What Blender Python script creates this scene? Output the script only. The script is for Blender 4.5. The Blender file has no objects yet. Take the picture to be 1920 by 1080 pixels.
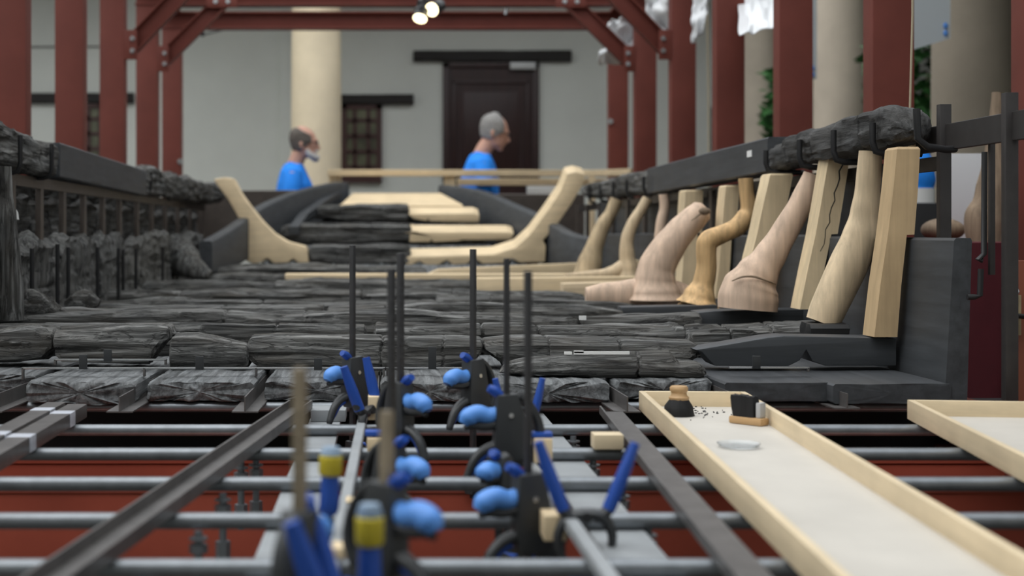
import bpy, bmesh, math, random
from mathutils import Vector, Matrix, noise

# ------------------------------------------------------------------ camera, sky, exposure
S = bpy.context.scene
COL = S.collection
F = 2667.0            # focal length in pixels of the 1920 px wide frame (50 mm lens)
HX, HY = 723.0, 432.0 # the point straight ahead of the camera (lens is shifted)
CZ = 1.0              # camera height

cam_data = bpy.data.cameras.new('camera')
cam = bpy.data.objects.new('camera', cam_data)
COL.objects.link(cam)
cam.location = (0, 0, CZ)
cam.rotation_euler = (math.pi / 2, 0, 0)
cam_data.sensor_width = 36.0
cam_data.lens = F / 1920 * 36.0
cam_data.shift_x = (960 - HX) / 1920
cam_data.shift_y = -(540 - HY) / 1920
cam_data.clip_start = 0.05
cam_data.dof.use_dof = True
cam_data.dof.focus_distance = 3.45
cam_data.dof.aperture_fstop = 3.0
S.camera = cam

world = bpy.data.worlds.new('sky')
S.world = world
world.use_nodes = True
bg = world.node_tree.nodes['Background']
bg.inputs[0].default_value = (0.92, 0.965, 1.0, 1)
# overcast sky: twice as bright overhead as at the horizon
_n = world.node_tree.nodes; _l = world.node_tree.links
_tc = _n.new('ShaderNodeTexCoord'); _sx = _n.new('ShaderNodeSeparateXYZ'); _mr = _n.new('ShaderNodeMapRange')
_l.new(_tc.outputs['Generated'], _sx.inputs[0]); _l.new(_sx.outputs['Z'], _mr.inputs['Value'])
_mr.inputs['To Min'].default_value = 0.85; _mr.inputs['To Max'].default_value = 2.1
_l.new(_mr.outputs[0], bg.inputs[1])
S.view_settings.view_transform = 'Standard'
S.view_settings.look = 'None'
S.view_settings.gamma = 1
S.view_settings.use_curve_mapping = False
S.view_settings.exposure = 0.0

# soft overcast sun: the brighter part of the cloud cover, high over the open yard
sun_data = bpy.data.lights.new('overcast_sun', 'SUN')
sun_data.energy = 1.5
sun_data.angle = math.radians(70)
sun_data.color = (1.0, 0.98, 0.95)
sun = bpy.data.objects.new('overcast_sun', sun_data)
COL.objects.link(sun)
sun.rotation_euler = Vector((0.45, 0.12, -0.88)).to_track_quat('-Z', 'Y').to_euler()   # from high on the left

R = random.Random(7)

def at(px, py, Y):
    return Vector(((px - HX) * Y / F, Y, CZ + (HY - py) * Y / F))
def xat(px, Y): return (px - HX) * Y / F
def zat(py, Y): return CZ + (HY - py) * Y / F

# ------------------------------------------------------------------ materials
MATS = {}
def new_mat(name):
    m = bpy.data.materials.new(name)
    m.use_nodes = True
    MATS[name] = m
    nt = m.node_tree
    return m, nt, nt.nodes['Principled BSDF']

def coords(nt, scale):
    tc = nt.nodes.new('ShaderNodeTexCoord')
    oi = nt.nodes.new('ShaderNodeObjectInfo')
    mul = nt.nodes.new('ShaderNodeMath'); mul.operation = 'MULTIPLY'; mul.inputs[1].default_value = 37.0
    nt.links.new(oi.outputs['Random'], mul.inputs[0])
    add = nt.nodes.new('ShaderNodeVectorMath'); add.operation = 'ADD'
    nt.links.new(tc.outputs['Object'], add.inputs[0])
    nt.links.new(mul.outputs[0], add.inputs[1])
    mp = nt.nodes.new('ShaderNodeMapping')
    mp.inputs['Scale'].default_value = scale
    nt.links.new(add.outputs[0], mp.inputs['Vector'])
    return mp.outputs['Vector'], add.outputs[0], oi

def noise_node(nt, vec, scale, detail=5, rough=0.6, dist=0.0):
    n = nt.nodes.new('ShaderNodeTexNoise')
    n.inputs['Scale'].default_value = scale
    n.inputs['Detail'].default_value = detail
    n.inputs['Roughness'].default_value = rough
    n.inputs['Distortion'].default_value = dist
    nt.links.new(vec, n.inputs['Vector'])
    return n.outputs['Fac']

def ramp(nt, fac, stops):
    r = nt.nodes.new('ShaderNodeValToRGB')
    els = r.color_ramp.elements
    while len(els) < len(stops): els.new(0.5)
    for e, (p, c) in zip(els, stops):
        e.position = p
        e.color = (c[0], c[1], c[2], 1) if not isinstance(c, (int, float)) else (c, c, c, 1)
    nt.links.new(fac, r.inputs[0])
    return r.outputs[0]

def mixc(nt, mode, fac, a, b):
    m = nt.nodes.new('ShaderNodeMix'); m.data_type = 'RGBA'; m.blend_type = mode
    for sock, v in ((m.inputs[0], fac), (m.inputs[6], a), (m.inputs[7], b)):
        if hasattr(v, 'links') or hasattr(v, 'is_linked'): nt.links.new(v, sock)
        elif isinstance(v, (int, float)): sock.default_value = v
        else: sock.default_value = (v[0], v[1], v[2], 1)
    return m.outputs[2]

def bump(nt, bsdf, height, strength, dist=0.01):
    b = nt.nodes.new('ShaderNodeBump')
    b.inputs['Strength'].default_value = strength
    b.inputs['Distance'].default_value = dist
    nt.links.new(height, b.inputs['Height'])
    nt.links.new(b.outputs[0], bsdf.inputs['Normal'])

def grain_scale(axis, along, across):
    return tuple(along if i == axis else across for i in range(3))

def charred(name, axis, lo, mid, hi, tint=(0.10, 0.085, 0.065), bs=0.9, ck=0.6):
    m, nt, b = new_mat(name)
    v, v0, oi = coords(nt, grain_scale(axis, 3.2, 60))
    g = noise_node(nt, v, 1.0, 9, 0.66, 0.5)
    v2 = nt.nodes.new('ShaderNodeMapping'); v2.inputs['Scale'].default_value = grain_scale(axis, 2.0, 7)
    nt.links.new(v0, v2.inputs['Vector'])
    big = noise_node(nt, v2.outputs[0], 2.2, 4, 0.6, 0.4)
    c = ramp(nt, g, [(0.34, lo), (0.48, mid), (0.66, hi)])
    patch = ramp(nt, big, [(0.42, 0.0), (0.68, 1.0)])
    pm = nt.nodes.new('ShaderNodeMath'); pm.operation = 'MULTIPLY'; pm.inputs[1].default_value = 0.45
    nt.links.new(patch, pm.inputs[0])
    c = mixc(nt, 'MIX', pm.outputs[0], c, tint)
    # thin dark checks along the grain
    v3 = nt.nodes.new('ShaderNodeMapping'); v3.inputs['Scale'].default_value = grain_scale(axis, 4, 34)
    nt.links.new(v0, v3.inputs['Vector'])
    cn = noise_node(nt, v3.outputs[0], 1.0, 5, 0.6, 0.8)
    crk = ramp(nt, cn, [(0.470, 1.0), (0.494, 0.10), (0.506, 0.10), (0.530, 1.0)])
    c = mixc(nt, 'MULTIPLY', ck, c, crk)
    nt.links.new(c, b.inputs['Base Color'])
    b.inputs['Roughness'].default_value = 0.78
    b.inputs['Specular IOR Level'].default_value = 0.35
    h = mixc(nt, 'MULTIPLY', ck * 0.5, g, crk)
    bump(nt, b, h, bs, 0.016)
    return m

def stained(name, axis, base, var=0.35, rough=0.6, bs=0.15):
    m, nt, b = new_mat(name)
    v, v0, oi = coords(nt, grain_scale(axis, 2.5, 40))
    g = noise_node(nt, v, 1.0, 6, 0.6, 0.3)
    big = noise_node(nt, v0, 6.0, 4, 0.6)
    d = tuple(x * (1 - var) for x in base); h = tuple(min(1, x * (1 + var)) for x in base)
    c = ramp(nt, g, [(0.3, d), (0.7, h)])
    c = mixc(nt, 'MULTIPLY', 0.5, c, ramp(nt, big, [(0.3, 0.65), (0.7, 1.0)]))
    nt.links.new(c, b.inputs['Base Color'])
    b.inputs['Roughness'].default_value = rough
    b.inputs['Specular IOR Level'].default_value = 0.4
    bump(nt, b, g, bs, 0.004)
    return m

def plain(name, col, rough=0.5, metal=0.0, var=0.0, scale=20, bs=0.0, spec=0.5):
    m, nt, b = new_mat(name)
    b.inputs['Roughness'].default_value = rough
    b.inputs['Metallic'].default_value = metal
    b.inputs['Specular IOR Level'].default_value = spec
    v, v0, oi = coords(nt, (1, 1, 1))
    n = noise_node(nt, v, scale, 4, 0.6)
    d = tuple(x * (1 - var) for x in col); h = tuple(min(1, x * (1 + var)) for x in col)
    nt.links.new(ramp(nt, n, [(0.3, d), (0.7, h)]), b.inputs['Base Color'])
    if bs: bump(nt, b, n, bs, 0.004)
    return m

M = {}
for i, a in enumerate('xyz'):
    M['char_' + a] = charred('charred_oak_' + a, i, (0.016, 0.016, 0.016), (0.080, 0.080, 0.077), (0.30, 0.30, 0.29), (0.085, 0.072, 0.056))
    M['black_' + a] = stained('blue_black_board_' + a, i, (0.052, 0.056, 0.061), 0.28, 0.5, 0.12)
    M['wood_' + a] = stained('planed_pale_wood_' + a, i, (0.80, 0.63, 0.40), 0.14, 0.6, 0.08)
    M['branch_' + a] = stained('peeled_branch_wood_' + a, i, (0.71, 0.555, 0.365), 0.26, 0.65, 0.3)
    M['pink_' + a] = stained('pinkish_knee_wood_' + a, i, (0.71, 0.52, 0.385), 0.24, 0.65, 0.2)
    M['ochre_' + a] = stained('ochre_branch_wood_' + a, i, (0.68, 0.44, 0.21), 0.4, 0.65, 0.4)
    M['oak_' + a] = stained('grey_brown_branch_' + a, i, (0.55, 0.42, 0.26), 0.3, 0.65, 0.3)
    M['ply_' + a] = stained('birch_plywood_' + a, i, (0.72, 0.585, 0.39), 0.12, 0.55, 0.05)
M['char_smooth'] = charred('charred_gunwale', 1, (0.018, 0.018, 0.018), (0.050, 0.050, 0.050), (0.115, 0.115, 0.115), (0.06, 0.055, 0.048), 0.45, 0.35)
M['char_side'] = charred('charred_side', 2, (0.018, 0.018, 0.018), (0.095, 0.095, 0.092), (0.21, 0.21, 0.20), (0.10, 0.092, 0.08), 0.7, 0.45)
M['char_strake'] = charred('charred_strake', 1, (0.018, 0.018, 0.018), (0.065, 0.065, 0.063), (0.15, 0.15, 0.147), (0.08, 0.074, 0.064), 0.5, 0.4)
M['flange_highlight'] = plain('red_flange_highlight', (0.50, 0.30, 0.25), 0.7, 0, 0.1, 8)  # lit top edge of the flange painted as a paler red
M['beam_red_lifted'] = plain('floor_beam_red_lifted', (0.36, 0.075, 0.045), 0.6, 0, 0.12, 5, spec=0.2)  # frame red brightened to make up for missing light below the grid
M['oak_plank'] = stained('golden_oak', 2, (0.56, 0.40, 0.225), 0.14, 0.6, 0.08)
M['slate'] = charred('charred_plank_grey', 1, (0.035, 0.037, 0.038), (0.115, 0.121, 0.125), (0.24, 0.252, 0.258), (0.10, 0.10, 0.098), 0.4, 0.2)
M['tray_floor'] = plain('dusty_white_tray_floor', (0.52, 0.49, 0.44), 0.6, 0, 0.07, 6)
M['red'] = plain('red_oxide_paint', (0.150, 0.039, 0.028), 0.6, 0, 0.12, 5, spec=0.25)
M['steel'] = plain('galvanised_pipe', (0.20, 0.215, 0.23), 0.36, 0.6, 0.15, 30)
M['bright_steel'] = plain('bright_steel', (0.55, 0.56, 0.57), 0.25, 0.9, 0.1, 40)
M['angle_steel'] = plain('mill_scale_steel', (0.13, 0.122, 0.118), 0.42, 0.5, 0.2, 25)
M['rack_steel'] = plain('dark_bronze_steel', (0.085, 0.070, 0.060), 0.45, 0.3, 0.15, 20)
M['rack_dark'] = plain('blackened_steel', (0.042, 0.038, 0.037), 0.45, 0.3, 0.15, 20)
M['grey_paint'] = plain('grey_painted_batten', (0.27, 0.285, 0.295), 0.5, 0, 0.12, 12)
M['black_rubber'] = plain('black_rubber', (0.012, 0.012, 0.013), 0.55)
M['black_plastic'] = plain('dark_grey_plastic', (0.028, 0.030, 0.032), 0.42)
M['clamp_bar'] = plain('blackened_clamp_bar', (0.035, 0.034, 0.036), 0.4, 0.3, 0.2, 50)
M['brass_bar'] = plain('yellowed_zinc_bar', (0.27, 0.22, 0.155), 0.4, 0.4, 0.15, 40)
M['sky_blue'] = plain('light_blue_soft_grip', (0.095, 0.28, 0.72), 0.45)
M['blue'] = plain('royal_blue_plastic', (0.012, 0.065, 0.34), 0.4)
M['yellow'] = plain('yellow_plastic', (0.55, 0.44, 0.03), 0.45)
M['white'] = plain('white_paper', (0.80, 0.80, 0.78), 0.7)
M['wall'] = plain('grey_plaster', (0.72, 0.73, 0.675), 0.9, 0, 0.05, 1.5, 0.05)
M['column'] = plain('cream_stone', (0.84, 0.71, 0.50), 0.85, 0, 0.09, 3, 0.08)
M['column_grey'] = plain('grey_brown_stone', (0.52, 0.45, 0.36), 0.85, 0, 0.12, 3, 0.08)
M['column_shaded'] = plain('shaded_grey_stone', (0.28, 0.24, 0.185), 0.85, 0, 0.12, 3, 0.08)  # grey column stone darkened, portico shade put into the colour
M['lintel'] = stained('dark_oak_lintel', 0, (0.016, 0.012, 0.010), 0.25, 0.6)
M['door'] = stained('dark_red_brown_door', 2, (0.036, 0.013, 0.011), 0.35, 0.38, 0.1)
M['window_frame'] = plain('red_brown_window_paint', (0.06, 0.022, 0.018), 0.5)
M['pane'] = plain('dim_greenish_glass', (0.11, 0.11, 0.065), 0.35, 0, 0.6, 4)
M['ground'] = plain('dark_stone_paving', (0.07, 0.066, 0.06), 0.85, 0, 0.2, 4)
M['ceiling'] = plain('dark_portico_boards', (0.10, 0.085, 0.07), 0.8, 0, 0.2, 4)
M['plastic_sheet'] = plain('white_plastic_sheet', (0.82, 0.84, 0.86), 0.3)
M['red_cloth'] = plain('dark_red_cloth', (0.085, 0.006, 0.012), 0.85, 0, 0.1, 9)
M['skin'] = plain('skin', (0.60, 0.33, 0.24), 0.55, 0, 0.06, 20)
M['shirt'] = plain('bright_blue_cotton', (0.014, 0.27, 0.95), 0.8, 0, 0.05, 30)
M['hair_grey'] = plain('grey_hair', (0.27, 0.26, 0.25), 0.7, 0, 0.35, 90, 0.6)
M['hair_brown'] = plain('grey_brown_hair', (0.12, 0.10, 0.085), 0.7, 0, 0.35, 90, 0.6)
M['beard'] = plain('white_beard', (0.62, 0.60, 0.58), 0.8, 0, 0.2, 90, 0.6)
M['trousers'] = plain('dark_trousers', (0.03, 0.032, 0.04), 0.85)
M['leaf'] = plain('green_leaves', (0.035, 0.12, 0.03), 0.5, 0, 0.5, 8)
M['bristle'] = stained('black_bristles', 2, (0.008, 0.008, 0.009), 0.5, 0.7, 0.5)
M['brush_wood'] = stained('brush_beech', 0, (0.52, 0.33, 0.16), 0.2, 0.5)
M['brass'] = plain('worn_brass', (0.35, 0.27, 0.16), 0.45, 0.6, 0.2, 30)
M['rope'] = plain('hemp_rope', (0.42, 0.36, 0.25), 0.9)
M['brown_paint'] = plain('red_brown_door_paint', (0.20, 0.055, 0.025), 0.45)
M['bark'] = stained('weathered_log', 2, (0.30, 0.22, 0.15), 0.4, 0.8, 0.6)

def emission(name, col, strength):
    m, nt, b = new_mat(name)
    b.inputs['Base Color'].default_value = (0.8, 0.8, 0.8, 1)
    b.inputs['Emission Color'].default_value = (*col, 1)
    b.inputs['Emission Strength'].default_value = strength
    return m
M['lamp_glow'] = emission('warm_spot_glow', (1.0, 0.86, 0.50), 4.0)
g, nt, b = new_mat('clear_plastic')
b.inputs['Base Color'].default_value = (0.9, 0.93, 0.95, 1); b.inputs['Roughness'].default_value = 0.15
b.inputs['Transmission Weight'].default_value = 0.85; b.inputs['IOR'].default_value = 1.3
M['clear'] = g

# ------------------------------------------------------------------ mesh builder
def lerp_list(L, u):
    if isinstance(L, (int, float)): return L
    if u <= L[0][0]: return L[0][1]
    for (a, va), (b_, vb) in zip(L, L[1:]):
        if u <= b_:
            return va + (vb - va) * (u - a) / max(1e-9, b_ - a)
    return L[-1][1]

def rr_counts(w, h, r, n):
    r = min(r, w / 2 - 1e-5, h / 2 - 1e-5)
    sw, sh, arc = w - 2 * r, h - 2 * r, math.pi * r / 2
    nc = max(2, int(round(n * arc / (2 * sw + 2 * sh + 4 * arc)))) if r > 0.012 else 2
    rest = max(4, n - 4 * nc)
    nw = max(1, int(round(rest / 2 * sw / max(1e-6, sw + sh)))); nh = max(1, rest // 2 - nw)
    return nc, nw, nh

def rrect(w, h, r, counts):
    """points (and outward normals) round a rounded rectangle w x h with corner radius r"""
    r = max(1e-4, min(r, w / 2 - 1e-5, h / 2 - 1e-5))
    sw, sh = w - 2 * r, h - 2 * r
    nc, nw, nh = counts
    out = []
    def corner(cx, cz, a0):
        for i in range(nc):
            a = a0 - (math.pi / 2) * i / (nc - 1)
            out.append((cx + r * math.cos(a), cz + r * math.sin(a), math.cos(a), math.sin(a)))
    # start lower-left going up (clockwise seen along +)
    for i in range(1, nh + 1): out.append((-w / 2, -sh / 2 + sh * i / (nh + 1), -1, 0))
    corner(-sw / 2, sh / 2, math.pi)
    for i in range(1, nw + 1): out.append((-sw / 2 + sw * i / (nw + 1), h / 2, 0, 1))
    corner(sw / 2, sh / 2, math.pi / 2)
    for i in range(1, nh + 1): out.append((w / 2, sh / 2 - sh * i / (nh + 1), 1, 0))
    corner(sw / 2, -sh / 2, 0)
    for i in range(1, nw + 1): out.append((sw / 2 - sw * i / (nw + 1), -h / 2, 0, -1))
    corner(-sw / 2, -sh / 2, -math.pi / 2)
    return out

def sstep(a, b, x):
    t = max(0.0, min(1.0, (x - a) / (b - a)))
    return t * t * (3 - 2 * t)

class MB:
    def __init__(s):
        s.v = []; s.f = []
    def add(s, vs, fs):
        o = len(s.v)
        s.v += [Vector(p) for p in vs]
        s.f += [tuple(i + o for i in f) for f in fs]
        return s
    def loft(s, rings, cap=True):
        n = len(rings[0]); o = len(s.v)
        for r in rings: s.v += [Vector(p) for p in r]
        for i in range(len(rings) - 1):
            for j in range(n):
                a = o + i * n + j; b = o + i * n + (j + 1) % n
                s.f.append((a, b, b + n, a + n))
        if cap:
            for i, rev in ((0, True), (len(rings) - 1, False)):
                c = sum((Vector(p) for p in rings[i]), Vector()) / n
                k = len(s.v); s.v.append(c)
                for j in range(n):
                    a = o + i * n + j; b = o + i * n + (j + 1) % n
                    s.f.append((b, a, k) if rev else (a, b, k))
        return s
    def box(s, c, size, bev=0.0, rot=None):
        bm = bmesh.new()
        bmesh.ops.create_cube(bm, size=1)
        bmesh.ops.scale(bm, vec=size, verts=bm.verts)
        if bev > 0:
            bmesh.ops.bevel(bm, geom=list(bm.edges), offset=min(bev, min(size) * 0.45), segments=2, affect='EDGES', profile=0.6)
        if rot is not None: bmesh.ops.transform(bm, matrix=rot.to_4x4(), verts=bm.verts)
        bm.verts.index_update()
        s.add([v.co + Vector(c) for v in bm.verts], [[v.index for v in f.verts] for f in bm.faces])
        bm.free()
        return s
    def bx(s, x0, x1, y0, y1, z0, z1, bev=0.0):
        return s.box(((x0 + x1) / 2, (y0 + y1) / 2, (z0 + z1) / 2), (abs(x1 - x0), abs(y1 - y0), abs(z1 - z0)), bev)
    def prism(s, poly, t, frame=None, bev=0.0):
        """poly in (a, b); extruded over t centred; frame maps (a, b, c) -> world"""
        bm = bmesh.new()
        n = len(poly)
        A = [bm.verts.new((p[0], p[1], -t / 2)) for p in poly]
        B = [bm.verts.new((p[0], p[1], t / 2)) for p in poly]
        bm.faces.new(list(reversed(A))); bm.faces.new(B)
        for i in range(n):
            bm.faces.new((A[i], A[(i + 1) % n], B[(i + 1) % n], B[i]))
        bmesh.ops.recalc_face_normals(bm, faces=bm.faces)
        if bev: bmesh.ops.bevel(bm, geom=list(bm.edges), offset=bev, segments=2, affect='EDGES', profile=0.6)
        bm.verts.index_update()
        fr = frame or (lambda a, b_, c: Vector((a, b_, c)))
        s.add([fr(*v.co) for v in bm.verts], [[v.index for v in f.verts] for f in bm.faces])
        bm.free()
        return s
    def tube(s, pts, r, n=12, cap=True, ry=None, rough=0.0, seed=0, smooth=0):
        """round sweep; r is a number or list per point; ry = second radius factor"""
        pts = [Vector(p) for p in pts]
        rs = r if isinstance(r, (list, tuple)) else [r] * len(pts)
        if smooth:
            P2, R2 = [], []
            for i in range(len(pts) - 1):
                p0 = pts[max(0, i - 1)]; p1 = pts[i]; p2 = pts[i + 1]; p3 = pts[min(len(pts) - 1, i + 2)]
                for k in range(smooth):
                    t = k / smooth
                    P2.append(0.5 * ((2 * p1) + (-p0 + p2) * t + (2 * p0 - 5 * p1 + 4 * p2 - p3) * t * t + (-p0 + 3 * p1 - 3 * p2 + p3) * t ** 3))
                    r0 = rs[max(0, i - 1)]; r1 = rs[i]; r2 = rs[i + 1]; r3 = rs[min(len(pts) - 1, i + 2)]
                    tt = t * t * (3 - 2 * t)
                    R2.append(r1 + (r2 - r1) * tt)
            P2.append(pts[-1]); R2.append(rs[-1])
            pts, rs = P2, R2
        rings = []
        up = None
        for i, p in enumerate(pts):
            d = (pts[min(i + 1, len(pts) - 1)] - pts[max(i - 1, 0)]).normalized()
            if up is None:
                up = Vector((0, 1, 0)) if abs(d.y) < 0.9 else Vector((1, 0, 0))
            side = d.cross(up).normalized()
            up = side.cross(d).normalized()
            ring = []
            for k in range(n):
                a = 2 * math.pi * k / n
                rad = rs[i]
                off = side * math.cos(a) * rad + up * math.sin(a) * rad * (ry or 1.0)
                if rough:
                    q = p + off
                    off *= 1 + rough * (noise.noise(Vector((q.x * 9 + seed, q.y * 9, q.z * 6))) + 0.5 * noise.noise(Vector((q.x * 26 + seed, q.y * 26, q.z * 14))))
                ring.append(p + off)
            rings.append(ring)
        return s.loft(rings, cap)
    def lathe(s, c, prof, n=32, axis='z'):
        rings = []
        for (r, h) in prof:
            ring = []
            for k in range(n):
                a = 2 * math.pi * k / n
                if axis == 'z': ring.append(Vector(c) + Vector((r * math.cos(a), r * math.sin(a), h)))
                elif axis == 'x': ring.append(Vector(c) + Vector((h, r * math.cos(a), r * math.sin(a))))
                else: ring.append(Vector(c) + Vector((r * math.sin(a), h, r * math.cos(a))))
            rings.append(ring)
        return s.loft(rings)
    def ball(s, c, rx, ry=None, rz=None, n=16):
        ry = ry or rx; rz = rz or rx
        rings = []
        for i in range(1, n):
            t = math.pi * i / n
            rings.append([Vector(c) + Vector((rx * math.sin(t) * math.cos(2 * math.pi * k / n), ry * math.sin(t) * math.sin(2 * math.pi * k / n), -rz * math.cos(t))) for k in range(n)])
        o = len(s.v)
        s.loft(rings)
        # caps: move the two cap centres out to the poles
        s.v[-2] = Vector(c) + Vector((0, 0, -rz)); s.v[-1] = Vector(c) + Vector((0, 0, rz))
        return s
    def timber(s, A, B, zb, zt, w, r=0.02, seed=0, rough=0.0, ns=60, nper=24, taper=(0, 0), bend=0.0, cracks=(), flake=1.0, freq=1.0, side=None, endrough=1.0):
        A = Vector((A[0], A[1], 0)); B = Vector((B[0], B[1], 0))
        d = B - A; L = d.length; d.normalize(); nrm = Vector((-d.y, d.x, 0))
        rings = []
        hm = lerp_list(zt, 0.5) - lerp_list(zb, 0.5); wm = lerp_list(w, 0.5)
        counts = rr_counts(wm, hm, min(r, 0.49 * min(wm, hm)), nper)
        for i in range(ns + 1):
            u = i / ns; sl = u * L
            b0 = lerp_list(zb, u); t0 = lerp_list(zt, u); ww = lerp_list(w, u)
            k = 1.0
            if taper[0] and sl < taper[0]: k = min(k, math.sqrt(max(0.0, 1 - (1 - sl / taper[0]) ** 2)) * 0.75 + 0.25)
            if taper[1] and L - sl < taper[1]: k = min(k, math.sqrt(max(0.0, 1 - (1 - (L - sl) / taper[1]) ** 2)) * 0.75 + 0.25)
            h = max(0.002, (t0 - b0)) * k; ww *= k
            zm = b0 + h / 2 + (t0 - b0 - h) * 0.3
            off = lerp_list(bend, u)
            ring = []
            for (a, c, na, nc) in rrect(ww, h, min(r, 0.49 * min(ww, h)), counts):
                dd = 0.0; ds = 0.0
                if rough:
                    q = Vector((sl * 2.0 * freq + seed * 11.3, a * 8 + off * 5, (c + zm) * 8))
                    dd += rough * 0.9 * noise.noise(q)
                    q1 = Vector((sl * 6.0 * freq + seed * 7.7, a * 16, (c + zm) * 16))
                    dd += rough * 0.45 * noise.noise(q1)
                    q2 = Vector((sl * 5 * freq + seed * 5.1, a * 85, (c + zm) * 85 + seed))
                    dd += rough * 0.28 * noise.noise(q2)
                    n3 = noise.noise(Vector((sl * 3.5 * freq - seed * 3.7, a * 45, (c + zm) * 45)))
                    dd -= rough * 0.34 * flake * sstep(0.10, 0.17, n3)
                    if i in (0, ns): ds = rough * endrough * noise.noise(Vector((a * 60, c * 60, seed + i)))
                for (cu, dep) in cracks:
                    e = sl - cu * L + 0.012 * noise.noise(Vector((a * 30, c * 30, cu * 50)))
                    dd -= dep * 0.7 * math.exp(-(e / 0.0032) ** 2)
                p = A + d * (sl + ds) + nrm * (a + na * dd + off)
                p.z = zm + c + nc * dd
                ring.append(p)
            rings.append(ring)
        def inset(ring, sgn, sd):
            c = sum(ring, Vector()) / len(ring); out = []
            for sc, push in ((.93, .35), (.72, .8), (.45, 1.0), (.2, 1.0)):
                q = []
                for p in ring:
                    v = c + (p - c) * sc
                    if rough: v += d * sgn * rough * endrough * (.35 * push + .9 * noise.noise(v * 22 + Vector((sd, 0, 0))) + .4 * noise.noise(v * 60))
                    else: v += d * sgn * .0005
                    q.append(v)
                out.append(q)
            return out
        rings = list(reversed(inset(rings[0], -1, seed + 3))) + rings + inset(rings[-1], 1, seed + 9)
        return s.loft(rings)
    def mesh(s, name, origin=None):
        me = bpy.data.meshes.new(name)
        o = Vector(origin) if origin is not None else Vector()
        me.from_pydata([tuple(p - o) for p in s.v], [], s.f)
        bm = bmesh.new(); bm.from_mesh(me)
        bmesh.ops.recalc_face_normals(bm, faces=bm.faces)
        bm.to_mesh(me); bm.free()
        return me

def smooth_mesh(me, angle=40):
    for p in me.polygons: p.use_smooth = True
    bm = bmesh.new(); bm.from_mesh(me)
    lim = math.radians(angle)
    for e in bm.edges:
        if len(e.link_faces) == 2 and e.calc_face_angle(0) > lim: e.smooth = False
    bm.to_mesh(me); bm.free()

def tag(o, label=None, cat=None, group=None, kind=None):
    if label: o['label'] = label
    if cat: o['category'] = cat
    if group: o['group'] = group
    if kind: o['kind'] = kind
    return o

def empty(name, loc, label=None, cat=None, group=None, rz=0.0):
    o = bpy.data.objects.new(name, None)
    o.empty_display_size = 0.05
    COL.objects.link(o)
    o.location = loc; o.rotation_euler = (0, 0, rz)
    return tag(o, label, cat, group)

def world_origin(o):
    p = Vector(o.location)
    while o.parent: o = o.parent; p += Vector(o.location)
    return p

def part(mb, name, mat, parent, local=False, angle=40, label=None):
    """a child mesh; built in world coordinates (or in the parent's own when local)"""
    org = None if local else world_origin(parent)
    me = mb.mesh(name, org)
    smooth_mesh(me, angle)
    me.materials.append(M[mat] if isinstance(mat, str) else mat)
    o = bpy.data.objects.new(name, me)
    COL.objects.link(o)
    o.parent = parent
    if label: o['label'] = label
    return o

def single(mb, name, mat, label=None, cat=None, group=None, kind=None, angle=40):
    """a thing that is one mesh, its origin at its base"""
    xs = [p.x for p in mb.v]; ys = [p.y for p in mb.v]; zs = [p.z for p in mb.v]
    org = Vector(((min(xs) + max(xs)) / 2, (min(ys) + max(ys)) / 2, min(zs)))
    me = mb.mesh(name, org)
    smooth_mesh(me, angle)
    me.materials.append(M[mat])
    o = bpy.data.objects.new(name, me)
    COL.objects.link(o)
    o.location = org
    return tag(o, label, cat, group, kind)

def copy_tree(o, parent=None):
    c = o.copy(); COL.objects.link(c)
    if parent is not None: c.parent = parent
    for ch in list(o.children): copy_tree(ch, c)
    return c

# ================================================================== the hall
YW = 13.2
m = MB().bx(-7, 7.5, -1.5, 14.5, -0.1, 0.0); single(m, 'floor', 'ground', kind='structure')
m = MB().bx(-7, 3.02, YW, YW + 0.3, 0, 4.2); single(m, 'wall_back', 'wall', kind='structure')
m = MB().bx(3.30, 7.5, YW, YW + 0.3, 0, 4.2).bx(3.02, 3.30, YW, YW + 0.3, 2.15, 4.2); single(m, 'wall_back_right', 'wall', kind='structure')
m = MB().bx(-7.3, -7, -1.5, YW + 0.3, 0, 4.2); single(m, 'wall_left', 'wall', kind='structure')
m = MB().bx(-7, 7.5, 12.0 - 0.35, YW + 0.3, 3.55, 3.75); single(m, 'ceiling', 'ceiling', kind='structure')
m = MB().bx(-7, 7.5, -1.8, -1.5, 0, 4.2); single(m, 'wall_light_blocker', 'wall', kind='structure')  # unseen wall added to block low sky light on near faces
m = MB().bx(-7, 7.5, -1.5, -0.4, 3.3, 3.5); single(m, 'ceiling_light_blocker', 'ceiling', kind='structure')  # unseen roof added over the camera to cut front light
m = MB().bx(xat(527, YW), xat(548, YW), YW - 0.06, YW + 0.02, 0, 3.55, 0.01); single(m, 'trim_1', 'wall', kind='structure')
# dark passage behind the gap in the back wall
m = MB().bx(3.02, 3.30, YW + 0.10, YW + 0.14, 0, 2.15); single(m, 'door_2', 'lintel', kind='structure')

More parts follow.
